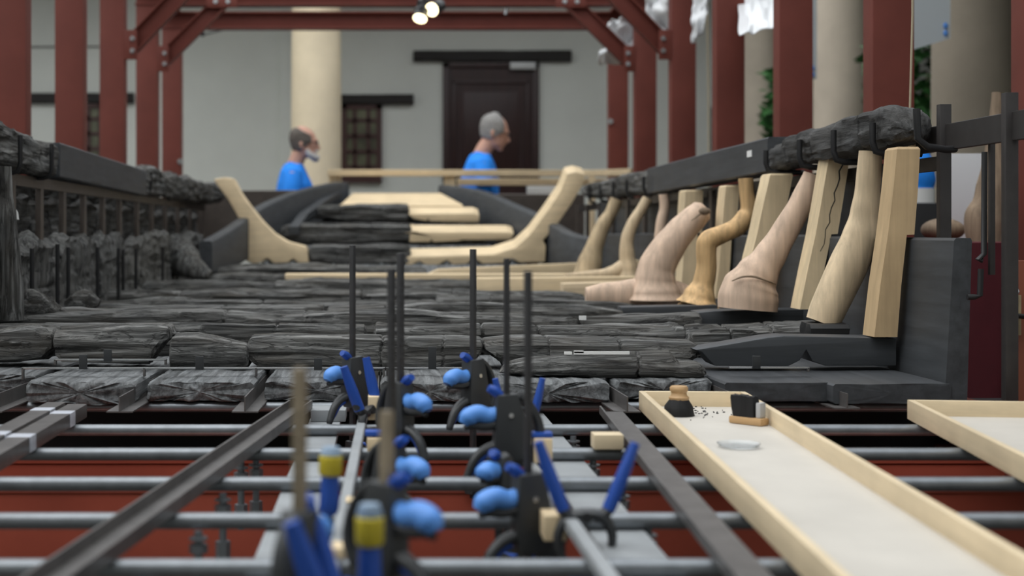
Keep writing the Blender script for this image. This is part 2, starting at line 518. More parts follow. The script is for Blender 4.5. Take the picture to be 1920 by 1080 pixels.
def door():
    x0, x1 = xat(830, YW), xat(1010, YW); z1 = zat(118, YW)
    root = empty('door_1', ((x0 + x1) / 2, YW, 0)); root['kind'] = 'structure'
    m = MB()
    m.bx(x0 - 0.0, x0 + 0.06, YW - 0.05, YW + 0.02, 0, z1, .006).bx(x1 - 0.06, x1, YW - 0.05, YW + 0.02, 0, z1, .006).bx(x0, x1, YW - 0.05, YW + 0.02, z1 - 0.05, z1, .006)
    part(m, 'door_frame', 'door', root)
    m = MB().bx(x0 + 0.06, x1 - 0.06, YW - 0.025, YW + 0.02, 0, z1 - 0.05)
    for (a, b_, c, d) in ((x0 + .09, x1 - .09, 1.32, z1 - .17), (x0 + .09, x1 - .09, 0.2, 1.2)):
        for q in ((a, a + .03, c, d), (b_ - .03, b_, c, d), (a, b_, c, c + .03), (a, b_, d - .03, d)):
            m.bx(q[0], q[1], YW - 0.04, YW - 0.02, q[2], q[3], .008)
        m.bx(a + .1, b_ - .1, YW - 0.035, YW - 0.02, c + .1, d - .1, .012)
    part(m, 'door_leaf', 'door', root)
    m = MB().bx(xat(955, YW), xat(1003, YW), YW - 0.10, YW - 0.04, zat(132, YW), zat(119, YW), .008)
    part(m, 'door_closer', plain('closer_aluminium', (0.55, 0.55, 0.54), 0.4, 0.2), root)
door()
def lintel(x0, x1, y0, y1, label):
    m = MB().timber((xat(x0, YW), YW - 0.02), (xat(x1, YW), YW - 0.02), zat(y1, YW), zat(y0, YW), 0.10, 0.008, x0, 0.004, 30, 16)
    single(m, 'lintel', 'lintel', label, 'lintel')
lintel(775, 1070, 96, 116, 'long dark oak lintel over the dark red-brown door')
lintel(640, 775, 178, 196, 'dark oak lintel over the small window right of the cream column')
lintel(40, 252, 175, 194, 'dark oak lintel on the far left behind the red posts')
def window(n, x0, x1, y0, y1, nx, ny):
    X0, X1, Z0, Z1 = xat(x0, YW), xat(x1, YW), zat(y1, YW), zat(y0, YW)
    root = empty('window_%d' % n, ((X0 + X1) / 2, YW, Z0)); root['kind'] = 'structure'
    m = MB().bx(X0, X0 + .05, YW - .04, YW + .02, Z0, Z1).bx(X1 - .05, X1, YW - .04, YW + .02, Z0, Z1).bx(X0, X1, YW - .04, YW + .02, Z1 - .04, Z1).bx(X0, X1, YW - .06, YW + .02, Z0, Z0 + .07)
    for i in range(1, nx): xx = X0 + (X1 - X0) * i / nx; m.bx(xx - .018, xx + .018, YW - .035, YW - .005, Z0, Z1)
    for i in range(1, ny): zz = Z0 + (Z1 - Z0) * i / ny; m.bx(X0, X1, YW - .035, YW - .005, zz - .016, zz + .016)
    part(m, 'window_frame', 'window_frame', root)
    part(MB().bx(X0, X1, YW - .02, YW - .012, Z0, Z1), 'pane', 'pane', root)
window(1, 640, 716, 197, 343, 3, 5)
window(2, 110, 196, 195, 335, 3, 5)

def column(px, Y, dia, label, mat, plinth=True):
    x = xat(px, Y); r = dia / 2
    root = empty('round_column', (x, Y, 0), label, 'column')
    prof = [(r * 1.0, 0.25), (r * 1.0, 1.0), (r * 0.985, 2.0), (r * 0.95, 3.35), (r * 1.02, 3.36), (r * 1.02, 3.42)]
    part(MB().lathe((x, Y, 0), prof, 40), 'shaft', mat, root)
    part(MB().bx(x - r * 1.3, x + r * 1.3, Y - r * 1.3, Y + r * 1.3, 0, 0.14, .01).lathe((x, Y, 0.14), [(r * 1.25, 0), (r * 1.3, 0.05), (r * 1.1, 0.11)], 40), 'base', mat, root)
    part(MB().bx(x - r * 1.25, x + r * 1.25, Y - r * 1.25, Y + r * 1.25, 3.42, 3.55, .01), 'capital', mat, root)
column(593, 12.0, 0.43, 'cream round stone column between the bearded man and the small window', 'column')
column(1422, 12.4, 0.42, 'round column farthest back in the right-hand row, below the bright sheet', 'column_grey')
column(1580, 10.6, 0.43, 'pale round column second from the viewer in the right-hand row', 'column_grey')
column(1822, 7.9, 0.43, 'wide shade-darkened round column nearest the viewer on the right', 'column_shaded')
# portico on the right side; its unseen near part widened to shade the column
m = MB().bx(3.2, 7.5, 9.0, 11.65, 3.55, 3.75).bx(2.55, 7.5, 1.0, 9.0, 3.55, 3.75); single(m, 'ceiling_right_widened', 'ceiling', kind='structure')
m = MB().bx(7.2, 7.5, 1.0, YW, 0, 4.2); single(m, 'wall_right', 'wall', kind='structure')

def shrub(c, r, seed, label):
    rr = random.Random(seed)
    root = empty('leafy_shrub', (c[0], c[1], 0), label, 'shrub')
    m = MB()
    for k in range(5):
        m.tube([(c[0], c[1], 0), (c[0] + rr.uniform(-.1, .1), c[1] + rr.uniform(-.1, .1), c[2] * .6), (c[0] + rr.uniform(-.5, .5) * r, c[1] + rr.uniform(-.5, .5) * r, c[2])], [.02, .015, .006], 6)
    part(m, 'stem', 'bark', root)
    m = MB()
    for k in range(900):
        d = Vector((rr.gauss(0, 1), rr.gauss(0, 1), rr.gauss(0, 1))).normalized() * r * rr.uniform(.55, 1)
        p = Vector(c) + Vector((d.x, d.y, d.z * 1.35))
        a = Vector((rr.gauss(0, 1), rr.gauss(0, 1), rr.gauss(0, .6))).normalized(); b_ = a.cross(Vector((rr.gauss(0, 1), rr.gauss(0, 1), rr.gauss(0, 1)))).normalized()
        L = rr.uniform(.06, .11)
        m.add([p - a * L, p + b_ * L * .4, p + a * L, p - b_ * L * .4], [(0, 1, 2, 3)])
    part(m, 'foliage', 'leaf', root)
shrub((xat(1525, 11.6), 11.6, 2.0), 0.42, 3, 'green bush seen between two red posts, left of the pale column')
shrub((xat(1736, 9.6), 9.6, 2.05), 0.42, 4, 'green bush seen past the end of the right gunwale, left of the shaded column')

# white sheets on the right
def crumpled_sheet(corners, seed, amp, label, name='plastic_sheet', n=26):
    a, b_, c, d = [Vector(p) for p in corners]     # tl, tr, br, bl
    nrm = (b_ - a).cross(d - a).normalized()
    m = MB(); vs = []; fs = []
    for i in range(n + 1):
        for j in range(n + 1):
            u, v = j / n, i / n
            p = (a * (1 - u) + b_ * u) * (1 - v) + (d * (1 - u) + c * u) * v
            q = Vector((u * 3.1 + seed, v * 3.1, seed))
            p += nrm * amp * (noise.noise(q) + .5 * noise.noise(q * 2.7)) + (b_ - a) * .06 * noise.noise(q + Vector((9, 9, 9)))
            vs.append(p)
    for i in range(n):
        for j in range(n):
            k = i * (n + 1) + j
            fs.append((k, k + 1, k + n + 2, k + n + 1))
    m.add(vs, fs)
    o = single(m, name, 'plastic_sheet', label, 'sheet', angle=180)
    md = o.modifiers.new('thickness', 'SOLIDIFY'); md.thickness = 0.004
    return o
crumpled_sheet([at(1140, 42, 9.6), at(1200, 28, 9.5), at(1192, 112, 9.5), at(1124, 122, 9.6)], 1, .12, 'small crumpled white plastic sheet bunched behind the right brace')
crumpled_sheet([at(1205, -60, 8.6), at(1310, -60, 8.5), at(1290, 95, 8.5), at(1218, 85, 8.6)], 2, .14, 'crumpled white plastic sheet hanging between the two right braces')
crumpled_sheet([at(1296, -40, 7.9), at(1345, -60, 7.8), at(1316, 60, 7.8), at(1298, 82, 7.9)], 5, .05, 'thin strip of white plastic hanging left of a red post')
crumpled_sheet([at(1385, -40, 7.6), at(1470, -40, 7.6), at(1465, 46, 6.5), at(1385, 68, 6.5)], 9, .02, 'smooth white sheet standing in for bright sky in front of the back right column')  # tilted upward to brighten; stands in for a patch of sky
def hanging_panel(pts, Y, label, dots):
    root = empty('hanging_panel', at((pts[0][0] + pts[1][0]) / 2, pts[2][1], Y), label, 'panel')
    poly = [tuple(at(x, y, Y)[k] for k in (0, 2)) for x, y in pts]
    m = MB().prism(poly, 0.012, lambda a, b_, c: Vector((a, Y + c, b_)))
    part(m, 'board', plain('pale_blue_grey_board_%d' % pts[0][0], (0.50, 0.54, 0.56), 0.6), root)
    if dots:
        mm = MB()
        for (x, y) in dots: p = at(x, y, Y - .012); mm.ball(p, .012, .004, .016, 10)
        part(mm, 'blue_mark', 'sky_blue', root)
    return root
hanging_panel([(1707, -40), (1781, -40), (1781, 72), (1707, 95)], 7.2, 'pale hanging board beside the rope at top right', [(1773, 48), (1773, 62)])
hanging_panel([(1512, -40), (1531, -40), (1531, 148), (1512, 152)], 9.0, 'narrow pale hanging board left of the pale round column', [(1524, 128), (1524, 140)])

# cable on the left wall
m = MB().tube([at(40, 88, YW - .02), at(230, 87, YW - .02)], .006, 6); single(m, 'wall_cable', 'angle_steel', 'thin cable along the grey wall behind the left posts', 'cable')
m = MB().tube([at(378, 66, 11.2), at(470, 44, 11.6)], .006, 6); m.ball(at(380, 64, 11.2), .02); single(m, 'ceiling_cable', 'black_rubber', 'thin dark cable sloping under the back crossbeam at upper left', 'cable')

# ================================================================== red steel portal frames
PW = 1.56
FX = .07
FY = [10.38, 9.30, 8.12, 7.02, 5.90, 4.77, 3.62]
ORD = ['farthest red steel portal frame with a plain crossbeam', 'second red steel portal frame from the back, braces bolted under its crossbeam',
       'third red steel portal frame from the back, its braces rising out of view', 'fourth red steel portal frame from the back',
       'fifth red steel portal frame from the back, posts flanking the hull middle', 'sixth red steel portal frame from the back, right post behind the cracked gunwale end',
       'nearest red steel portal frame, right post at the photo edge']
def ibeam(m, a, b_, w, h, tf=.012, tw=.009, up=Vector((0, 0, 1))):
    """I-section from a to b_; h along the flange-to-flange direction up, w across"""
    a = Vector(a); b_ = Vector(b_); d = (b_ - a).normalized()
    up = (up - d * up.dot(d)).normalized(); sd = d.cross(up).normalized()
    for (du, dw, su, sw) in ((h / 2 - tf / 2, 0, tf, w), (-h / 2 + tf / 2, 0, tf, w), (0, 0, h - 2 * tf + .001, tw)):
        c = (a + b_) / 2 + up * du
        rot = Matrix((d, sd, up)).transposed()
        m.box(c, ((b_ - a).length, sw, su), 0.002, rot)
    return m
def bolt(m, p, ax, r=.017, l=.022):
    p = Vector(p); ax = Vector(ax).normalized()
    m.tube([p, p + ax * l * .35], r * 1.5, 12); m.tube([p + ax * l * .35, p + ax * l], r, 6)
for i, Y in enumerate(FY):
    root = empty('steel_portal_frame', (FX, Y, 0), ORD[i], 'steel frame', 'red steel portal frames')
    for sgn in (-1, 1):
        m = MB()
        xc = FX + sgn * (PW + .072)
        m.bx(xc - .070, xc + .070, Y - .005, Y + .095, 0.0, 2.47, .005)
        m.bx(xc - .11, xc + .11, Y - .05, Y + .15, 0, .015, .002)
        p_ = part(m, 'post', 'red', root)
    m = MB()
    ibeam(m, (FX - PW - .15, Y + .05, 2.535), (FX + PW + .15, Y + .05, 2.535), .12, .125, .012, .008)
    part(m, 'crossbeam', 'red', root)
    if i in (1, 2):
        for sgn in (-1, 1):
            # brace from the post face up to the underside of the crossbeam
            zl = zat(112, 9.35) if i == 1 else zat(88, 8.21)
            xu = FX + sgn * ((PW - 0.42) if i == 1 else (PW - 0.46))
            a = Vector((FX + sgn * (PW - .035), Y + .035, zl)); b_ = Vector((xu, Y + .035, 2.505))
            m = MB()
            d = (b_ - a).normalized()
            ibeam(m, a - d * .06, b_ + d * .05, .07, .10, .009, .007, Vector((sgn, 0, 1)))
            m.box(a + Vector((sgn * .0, -.04, 0)), (.075, .008, .17), .004)
            m.box(b_ + Vector((0, -.04, -.01)), (.20, .008, .08), .004)
            br = part(m, 'brace', 'red', root)
            for v_ in [a + Vector((-sgn * .012, -.044, dz)) for dz in (-.035, .035)] + [b_ + Vector((dx, -.044, -.01)) for dx in (-.04, .04)]:
                mb_ = MB(); bolt(mb_, v_, (0, -1, 0), .010, .018)
                part(mb_, 'bolt', 'bright_steel', br)
    if i == 0:
        for sgn in (-1, 1):
            mb_ = MB(); bolt(mb_, (FX + sgn * (PW + .01), Y - .005, zat(303 if sgn < 0 else 228, Y)), (-sgn * .3, -1, 0), .014, .02)
            part(mb_, 'bolt', 'bright_steel', root)
for sgn in (-1, 1):
    m = MB(); ibeam(m, (FX + sgn * (PW + .07), 2.2, 2.66), (FX + sgn * (PW + .07), 10.6, 2.66), .12, .125)
    single(m, 'eaves_beam', 'red', 'long red steel beam resting along the tops of the %s posts' % ('left' if sgn < 0 else 'right'), 'beam')

# spotlights hung from a ceiling rail between the third frame's beam and the viewer
def spotlights():
    Y = 8.27
    p = at(788, 20, Y)
    root = empty('track_spotlight', p, 'black twin spotlight lit warm yellow, hanging under the red roof beams', 'spotlight')
    part(MB().tube([at(790, -60, Y), at(795, 8, Y)], .009, 8).bx(p.x - .02, p.x + .06, Y - .02, Y + .02, zat(12, Y), zat(2, Y), .004), 'stem', 'black_rubber', root)
    for (cx, cy, ax, ln) in ((792, 18, Vector((-.22, -.50, -.85)), .13), (818, 14, Vector((-.5, -.75, -.35)), .10)):
        c = at(cx, cy, Y); ax.normalize()
        m = MB()
        m.tube([c - ax * ln * .6, c - ax * ln * .5, c + ax * ln * .5], [.02, .036, .040], 20)
        m.tube([c + ax * .01, c + ax * .022], .044, 20)
        h = part(m, 'spot_housing', 'black_plastic', root)
        part(MB().tube([c + ax * ln * .5, c + ax * (ln * .5 + .006)], .040, 20), 'spot_lens', 'lamp_glow', root)
    ld = bpy.data.lights.new('spot_beam', 'SPOT'); ld.energy = 12; ld.color = (1, .85, .55); ld.spot_size = math.radians(60); ld.shadow_soft_size = .03
    lo = bpy.data.objects.new('spot_beam', ld); COL.objects.link(lo); lo.parent = root
    ax = Vector((-.22, -.50, -.85)).normalized()
    lo.location = at(792, 18, Y) + ax * .09 - p
    lo.rotation_euler = ax.to_track_quat('-Z', 'Y').to_euler()
spotlights()
m = MB().tube([at(950, 12, 9.35), at(948, 27, 9.35)], .012, 8); single(m, 'ceiling_hook', 'bright_steel', 'small pale hook hanging between the two red crossbeams', 'hook')
# ================================================================== the ship: bottom planks
ZF = 0.66      # top of the bottom planks
YN = 3.17      # their near ends
def ramp_z(Y):
    return lerp_list([(0, ZF), (7.3, ZF), (8.5, .79), (9.0, .90), (9.4, 1.04), (9.95, 1.19)], Y)

planks = [  # px left, right at the near end; near Y; worn?
    (-420, -190, 3.55, 1, 'worn grey bottom plank at the far left edge, outside the near angle bars'),
    (-190, 34, 3.40, 1, 'worn grey bottom plank cut by the left photo edge'),
    (44, 258, 3.20, 1, 'broad worn bottom plank with a ragged near end, left of the leftmost steel bracket'),
    (266, 478, 3.22, 1, 'worn bottom plank between the two left steel brackets'),
    (486, 702, 3.24, 1, 'worn bottom plank behind the rearmost left bar clamp'),
    (712, 898, 3.22, 1, 'black crusted bottom plank between the two rows of bar clamps'),
    (904, 1148, 3.20, 1, 'broken faceted bottom plank left of the right steel bracket'),
    (1154, 1352, 3.26, 1, 'grey bottom plank directly behind the long tray'),
    (1352, 1566, 3.18, 0, 'smooth blue-black replacement plank right of the long tray'),
    (1545, 1772, 3.15, 0, 'smooth blue-black replacement plank against the end of the side board'),
]
for i, (a, b_, Y, worn, lab) in enumerate(planks):
    x0, x1 = a, b_
    X0 = xat(a, 3.2); X1 = xat(b_, 3.2)
    xc = (X0 + X1) / 2; w = (X1 - X0) - .006
    # the planks draw together towards the bow
    k = 0.80
    pts = 7.2
    m = MB()
    if worn:
        m.timber((xc, Y), (xc * k, 7.25), [(0, ZF - .048), (1, ZF - .042)], [(0, ZF - .004), (.004, ZF - .001), (1, ZF)], [(0, w * .975), (.01, w * .985), (1, w * k)], .006, 20 + i, .0055, 260, 52, cracks=((.05, .004),), flake=1.0, freq=1.6, endrough=2.0)
        single(m, 'bottom_plank', 'slate', lab, 'plank', 'bottom planks of the hull')
    else:
        m.timber((xc, Y), (xc * k, 7.25), ZF - .043, ZF, [(0, w), (1, w * k)], .004, 20 + i, .0016, 60, 28, flake=0)
        single(m, 'bottom_plank', 'black_y', lab, 'plank', 'bottom planks of the hull', angle=30)
# the bottom rises to the bow
for i in range(6):
    x0 = -1.0 + i * .34
    m = MB(); rings = []
    for j in range(13):
        Y = 7.27 + (9.9 - 7.27) * j / 12
        ksh = lerp_list([(7.2, 1.0), (8.5, .80), (9.4, .48), (9.95, .32)], Y)
        z = ramp_z(Y); c = .03
        a, b_ = (x0 - .0) * ksh + c, (x0 + .33) * ksh + c
        rings.append([(a, Y, z - .04), (a, Y, z), (b_, Y, z), (b_, Y, z - .04)])
    m.loft(rings)
    single(m, 'ramp_plank', 'slate', ['leftmost', 'second from left', 'third from left', 'third from right', 'second from right', 'rightmost'][i] + ' bottom plank of the rising bow ramp, under the bow frames', 'plank', 'planks of the bow ramp')

# ------------------------------------------------------------------ side boards (chine)
XI = 1.243
yb = [3.16, 4.05, 4.95, 6.0, 7.0, 8.05]
labs = ['near end piece of the smooth blue-black side board, its square end facing us', 'blue-black side board behind the cracked upright and big bulbous knee', 'blue-black side board piece behind the zig-zag branch',
        'blue-black side board piece behind the thin upright branch', 'farthest blue-black piece of the right side board']
def xin(Y): return lerp_list([(3.16, 1.243), (6.0, 1.243), (7.2, 1.22), (8.5, 1.12)], Y)
for i in range(5):
    y0, y1 = yb[i] + .003, yb[i + 1] - .003
    m = MB(); rings = []
    n = 8
    for j in range(n + 1):
        Y = y0 + (y1 - y0) * j / n; X = xin(Y)
        xt = X + .024; zt = .983 + (.004 if i in (1, 3) else 0)
        rings.append([(X, Y, .617), (xt - .003, Y, zt - .006), (xt + .002, Y, zt), (xt + .034, Y, zt), (xt + .037, Y, zt - .006), (X + .05, Y, .617)])
    m.loft(rings)
    single(m, 'side_board', 'black_y', labs[i], 'side board', 'right side boards', angle=30)

labl = ['nearest ragged charred piece of the left side, at the left photo edge', 'second ragged charred piece of the left side', 'third ragged charred piece of the left side', 'fourth ragged charred piece of the left side', 'farthest charred piece of the left side beside the pale knee']
yl = [3.9, 5.0, 5.75, 6.6, 7.5, 8.35]
def xleft(Y): return lerp_list([(3.9, -1.145), (6.0, -1.15), (7.4, -1.12), (8.4, -1.05)], Y)
rr = random.Random(3)
for i in range(5):
    y0, y1 = yl[i] + .006, yl[i + 1] - .006
    tops = [(u / 10, .965 + rr.uniform(-.02, .035) - (.03 if u in (0, 10) else 0)) for u in range(11)]
    m = MB().timber((xleft(y0) - .035, y0), (xleft(y1) - .035, y1), .64, tops, .06, .018, 50 + i, .024, 120, 56, cracks=tuple((rr.uniform(.05, .95), .02) for _ in range(4)), flake=.8, freq=1.6)
    single(m, 'side_timber', 'char_side', labl[i], 'side timber', 'left side timbers')
# upper strake on the left, seen through the rack
ll2 = ['nearest', 'second', 'third', 'fourth', 'fifth']
for i in range(5):
    y0, y1 = 3.9 + i * 1.12, 3.9 + (i + 1) * 1.12 - .012
    tops = [(u / 8, 1.115 + rr.uniform(-.02, .02) - i * .004) for u in range(9)]
    m = MB().timber((-1.275, y0), (-1.275, y1), .93, tops, .05, .016, 70 + i, .018, 90, 40, cracks=tuple((rr.uniform(.05, .95), .02) for _ in range(3)), freq=1.6)
    single(m, 'strake_fragment', 'char_strake', ll2[i] + ' lower strake fragment behind the left rack bars, counted from the viewer', 'strake', 'left strake fragments, lower row')
    tops = [(u / 8, 1.185) for u in range(9)]
    m = MB().timber((-1.318, y0 + .2), (-1.318, y1 + .2), [(t[0], 1.098 - i * .004 + rr.uniform(-.012, .012)) for t in tops], tops, .045, .014, 80 + i, .014, 90, 36, cracks=((rr.uniform(.1, .9), .02),), freq=1.6)
    single(m, 'strake_fragment', 'char_strake', ll2[i] + ' upper strake fragment just under the left gunwale, counted from the viewer', 'strake', 'left strake fragments, upper row')
# upper strake on the right
for i, (y0, y1) in enumerate(((3.98, 5.1), (5.12, 6.4), (6.42, 8.3))):
    m = MB().timber((1.37, y0), (1.37 if i < 2 else 1.27, y1), .95, 1.17, .04, .006, 90 + i, .004, 50, 24)
    single(m, 'strake', 'black_y', ('near', 'middle', 'far')[i] + ' dark strake board behind the row of pale uprights', 'strake', 'right strake boards')

# ------------------------------------------------------------------ gunwales
def gun(A, B, zb, zt, w, mat, lab, seed, rough, r=.02, taper=(0, 0), cracks=(), ns=120, nper=44):
    m = MB().timber(A, B, zb, zt, w, r, seed, rough, ns, nper, taper=taper, cracks=cracks, freq=1.3)
    return single(m, 'gunwale_timber', mat, lab, 'gunwale')
gun((1.275, 3.43), (1.292, 4.62), [(0, 1.209), (.3, 1.203), (.8, 1.195), (1, 1.19)], [(0, 1.296), (.1, 1.312), (.35, 1.306), (.62, 1.29), (.66, 1.30), (.86, 1.285), (.88, 1.272), (1, 1.278)], .105, 'char_smooth', 'cracked charred end of the right gunwale lying in black rod hooks', 5, .015, .028, (0.05, 0), ((.10, .012), (.235, .020), (.44, .012), (.60, .02), (.83, .014)))
g_ = empty('gunwale_board', (1.29, 5.6, 1.17), 'long smooth blue-black middle board of the right gunwale with a tiny white label', 'gunwale')
part(MB().timber((1.292, 4.64), (1.282, 6.72), [(0, 1.190), (1, 1.172)], [(0, 1.305), (.3, 1.302), (1, 1.293)], .09, .005, 6, .002, 60, 28, flake=0), 'board', 'black_y', g_, angle=30)
p = at(1412, 288, 4.86)
part(MB().bx(1.2445, 1.2475, 4.84, 4.90, p.z - .011, p.z + .011), 'paper_label', 'white', g_, label='small white paper label')
gun((1.282, 6.74), (1.262, 9.1), [(0, 1.172), (.5, 1.18), (.85, 1.2), (1, 1.235)], [(0, 1.294), (.4, 1.292), (.7, 1.29), (1, 1.285)], [(0, .10), (.8, .09), (1, .05)], 'char_y', 'far charred end of the right gunwale, tapering to a rounded tip', 8, .012, .03, (0, .12), ((.2, .012), (.45, .012), (.7, .01)))
gun((-1.2, 3.6), (-1.2, 5.02), [(0, 1.20), (1, 1.19)], [(0, 1.33), (.35, 1.335), (.62, 1.325), (.72, 1.322), (.8, 1.312), (.97, 1.308), (1, 1.30)], .105, 'char_y', 'near lumpy charred timber of the left gunwale in two black hooks', 11, .020, .03, (.02, .03), ((.35, .02), (.62, .02), (.80, .025), (.92, .01)))
gun((-1.2, 5.05), (-1.185, 6.78), [(0, 1.188), (1, 1.165)], [(0, 1.312), (1, 1.286)], .09, 'black_y', 'smooth blue-black middle board of the left gunwale', 12, .002, .005)
yy = [6.80, 7.3, 7.9, 8.5, 9.35]
for i in range(4):
    gun((-1.19 + .02 * i, yy[i]), (-1.17 + .02 * i, yy[i + 1] - .01), [(0, 1.168), (1, 1.175)], [(0, 1.29), (.3, 1.315 - .006 * i), (.7, 1.305 - .005 * i), (1, 1.29)], .10, 'char_y', ['first', 'second', 'third', 'last'][i] + ' charred lump of the far left gunwale, counted from the smooth board', 14 + i, .022, .03, (.03, .03), ((.4, .02), (.75, .02)), 60, 40)

# ------------------------------------------------------------------ steel racks holding both sides
rack = empty('hull_rack', (-1.2, 6.3, .6), 'dark steel rack with upright bars along the inside of the left hull side', 'rack')
m = MB().timber((-1.197, 3.2), (-1.185, 9.3), [(0, 1.150), (1, 1.125)], [(0, 1.186), (1, 1.168)], .012, .001, 0, 0, 2, 8); part(m, 'rail', 'rack_steel', rack)
for Y in (3.3, 3.7, 4.15, 4.55, 4.92, 5.27, 5.63, 6.01, 6.39, 6.84, 7.27, 7.72, 8.18, 8.70, 9.25):
    X = -1.2
    part(MB().bx(X - .006, X + .012, Y - .022, Y + .022, .52, 1.16, .001), 'upright', 'rack_steel', rack)
def hook(px, yt, Xi, sgn, zlow, Xo, par, rr=.0075, Y=None, zt=None):
    Y = Y or Xi * sgn * F / (px - HX)
    zt = zt or zat(yt, Y)
    xi = sgn * Xi
    pts = [(sgn * Xo, Y, zlow)] + [(xi + sgn * .03, Y, zlow), (xi + sgn * .008, Y, zlow + .006), (xi, Y, zlow + .03), (xi, Y, zt)]
    part(MB().tube(pts, rr, 10), 'hook', 'black_rubber', par)
for px, yt in ((38, 254), (97, 270), (283, 323), (308, 335), (332, 341), (354, 347), (374, 353)):
    hook(px, yt, 1.138, -1, 1.178, 1.2, rack)
for px, yt in ((60, 466), (108, 458), (128, 464), (183, 464), (222, 466), (231, 468), (255, 466), (305, 464), (332, 470)):
    Y = -1.095 * F / (px - HX)
    hook(px, yt, 1.095, -1, .655, 1.2, rack, .007)

rack = empty('hull_rack', (1.34, 6, .6), 'dark steel rack with upright bars and rod hooks outside the right hull side', 'rack')
part(MB().timber((1.345, 2.25), (1.345, 4.4), 1.192, 1.254, .014, .001, 0, 0, 2, 8), 'rail', 'rack_dark', rack)
part(MB().timber((1.345, 3.45), (1.25, 9.3), [(0, 1.145), (1, 1.12)], [(0, 1.18), (1, 1.16)], .012, .001, 0, 0, 2, 8), 'rail', 'rack_dark', rack)
for Y, t in ((2.42, 1.3), (3.05, 1.295), (3.41, 1.302)):
    part(MB().bx(1.325, 1.352, Y - .012, Y + .012, .55, t, .001), 'upright', 'rack_dark', rack)
part(MB().bx(1.36, 1.372, 3.2, 3.212, .9, 1.2, .001), 'upright', 'rack_dark', rack)
for Y in (3.85, 4.3, 4.75, 5.2, 5.65, 6.1, 6.55, 7.0, 7.45, 7.9, 8.35, 8.8, 9.2):
    X = lerp_list([(3.4, 1.335), (9.3, 1.245)], Y)
    part(MB().bx(X - .012, X + .006, Y - .022, Y + .022, .55, 1.16, .001), 'upright', 'rack_steel', rack)
for px, yt in ((1436, 282), (1499, 262), (1563, 244), (1636, 230)):
    hook(px, yt, 1.222, 1, 1.186 if px < 1600 else 1.192, 1.345, rack, .0085)
for px, yt in ((1105, 350), (1125, 346), (1150, 341), (1175, 337), (1207, 331)):
    hook(px, yt, 1.212, 1, 1.165, 1.25, rack, .008)
# the bent rods at the near end
pts = [(1.345, 3.36, 1.192), (1.315, 3.34, 1.190), (1.268, 3.33, 1.196), (1.246, 3.33, 1.215), (1.243, 3.33, 1.285)]
part(MB().tube(pts, .0085, 10), 'hook', 'black_rubber', rack)
p = at(1838, 420, 3.12)
pts = [(1.30, 3.10, zat(488, 3.1)), (xat(1834, 3.1), 3.10, zat(487, 3.1)), (xat(1845, 3.1), 3.10, zat(476, 3.1)), (xat(1846, 3.1), 3.10, zat(285, 3.1))]
part(MB().tube(pts, .0065, 10), 'hook', 'black_rubber', rack)
pts = [(1.28, 3.13, zat(558, 3.1)), (xat(1838, 3.1), 3.13, zat(558, 3.1)), (xat(1848, 3.1), 3.13, zat(555, 3.1)), (xat(1850, 3.1), 3.13, zat(505, 3.1))]
part(MB().tube(pts, .0065, 10), 'hook', 'black_rubber', rack)

# ------------------------------------------------------------------ transverse frames (charred logs)
def log(lab, px0, px1, Y, top, h0=0.0, w=.12, seed=1, rough=.015, r=.016, taper=(.010, .010), cracks=(), mat='char_x', bot=None, dy=0.0, ns=200, nper=48, flake=1.0, bend=0.0):
    """top: list of (px, py) of the upper outline; base on the planks"""
    X0, X1 = xat(px0, Y), xat(px1, Y)
    yf = Y - w * .25      # the crest sits a little in front of the axis
    zt = [((xat(a, Y) - X0) / (X1 - X0), zat(b_, Y)) for a, b_ in top]
    zb = bot and [((xat(a, Y) - X0) / (X1 - X0), zat(b_, Y)) for a, b_ in bot] or ZF + h0
    m = MB().timber((X0, Y), (X1, Y + dy), zb, zt, w, r, seed, rough, ns, nper, taper=taper, cracks=cracks, flake=flake, bend=bend)
    return m
FR = 'charred cross frames on the hull bottom'
# row 1
m = log('', 938, 1322, 3.33, [(938, 688), (952, 678), (985, 672), (1010, 668), (1060, 664), (1200, 657), (1252, 656), (1268, 674), (1310, 676), (1322, 684)], w=.10, seed=31, rough=.009, r=.03, taper=(.05, .03), cracks=((.66, .012),), bot=[(938, 702), (980, 704), (1100, 710), (1322, 709)])
t = empty('frame_log', (.5, 3.33, ZF), 'short charred frame piece in front with white paper strips on it', 'hull frame', FR)
part(m, 'timber', 'char_x', t)
lb = MB()
for (a, b_, c, d) in ((1076, 1180, 661.5, 664), (1058, 1072, 662, 664), (1076, 1094, 660, 661.5)):
    Yl = 3.306
    lb.bx(xat(a, Yl), xat(b_, Yl), Yl - .004, Yl + .003, zat(d + 2, Yl) + .002, zat(c, Yl) + .003)
part(lb, 'paper_label', 'white', t, label='white paper label strips')
def put(m, lab, mat='char_x'):
    return single(m, 'frame_log', mat, lab, 'hull frame', FR)
Y1 = 3.58
put(log('', -200, 112, Y1, [(-200, 640), (-60, 628), (0, 620), (60, 612), (112, 618)], w=.12, seed=32, bot=[(-200, 676), (40, 676), (85, 672), (104, 655), (112, 650)], ), 'charred frame piece running out of the left photo edge in the front row')
put(log('', 106, 326, Y1, [(106, 622), (150, 620), (200, 616), (250, 609), (300, 608), (326, 612)], w=.12, seed=33, bot=[(106, 640), (112, 662), (126, 676), (285, 676), (296, 660), (312, 640), (326, 632)], ), 'charred frame piece with a notched right end, second from the left in the front row')
put(log('', 321, 470, Y1 - .05, [(321, 630), (345, 627), (370, 627), (400, 632), (440, 641), (470, 645)], w=.11, seed=34, rough=.010), 'small pale-topped charred block left of the long front frame')
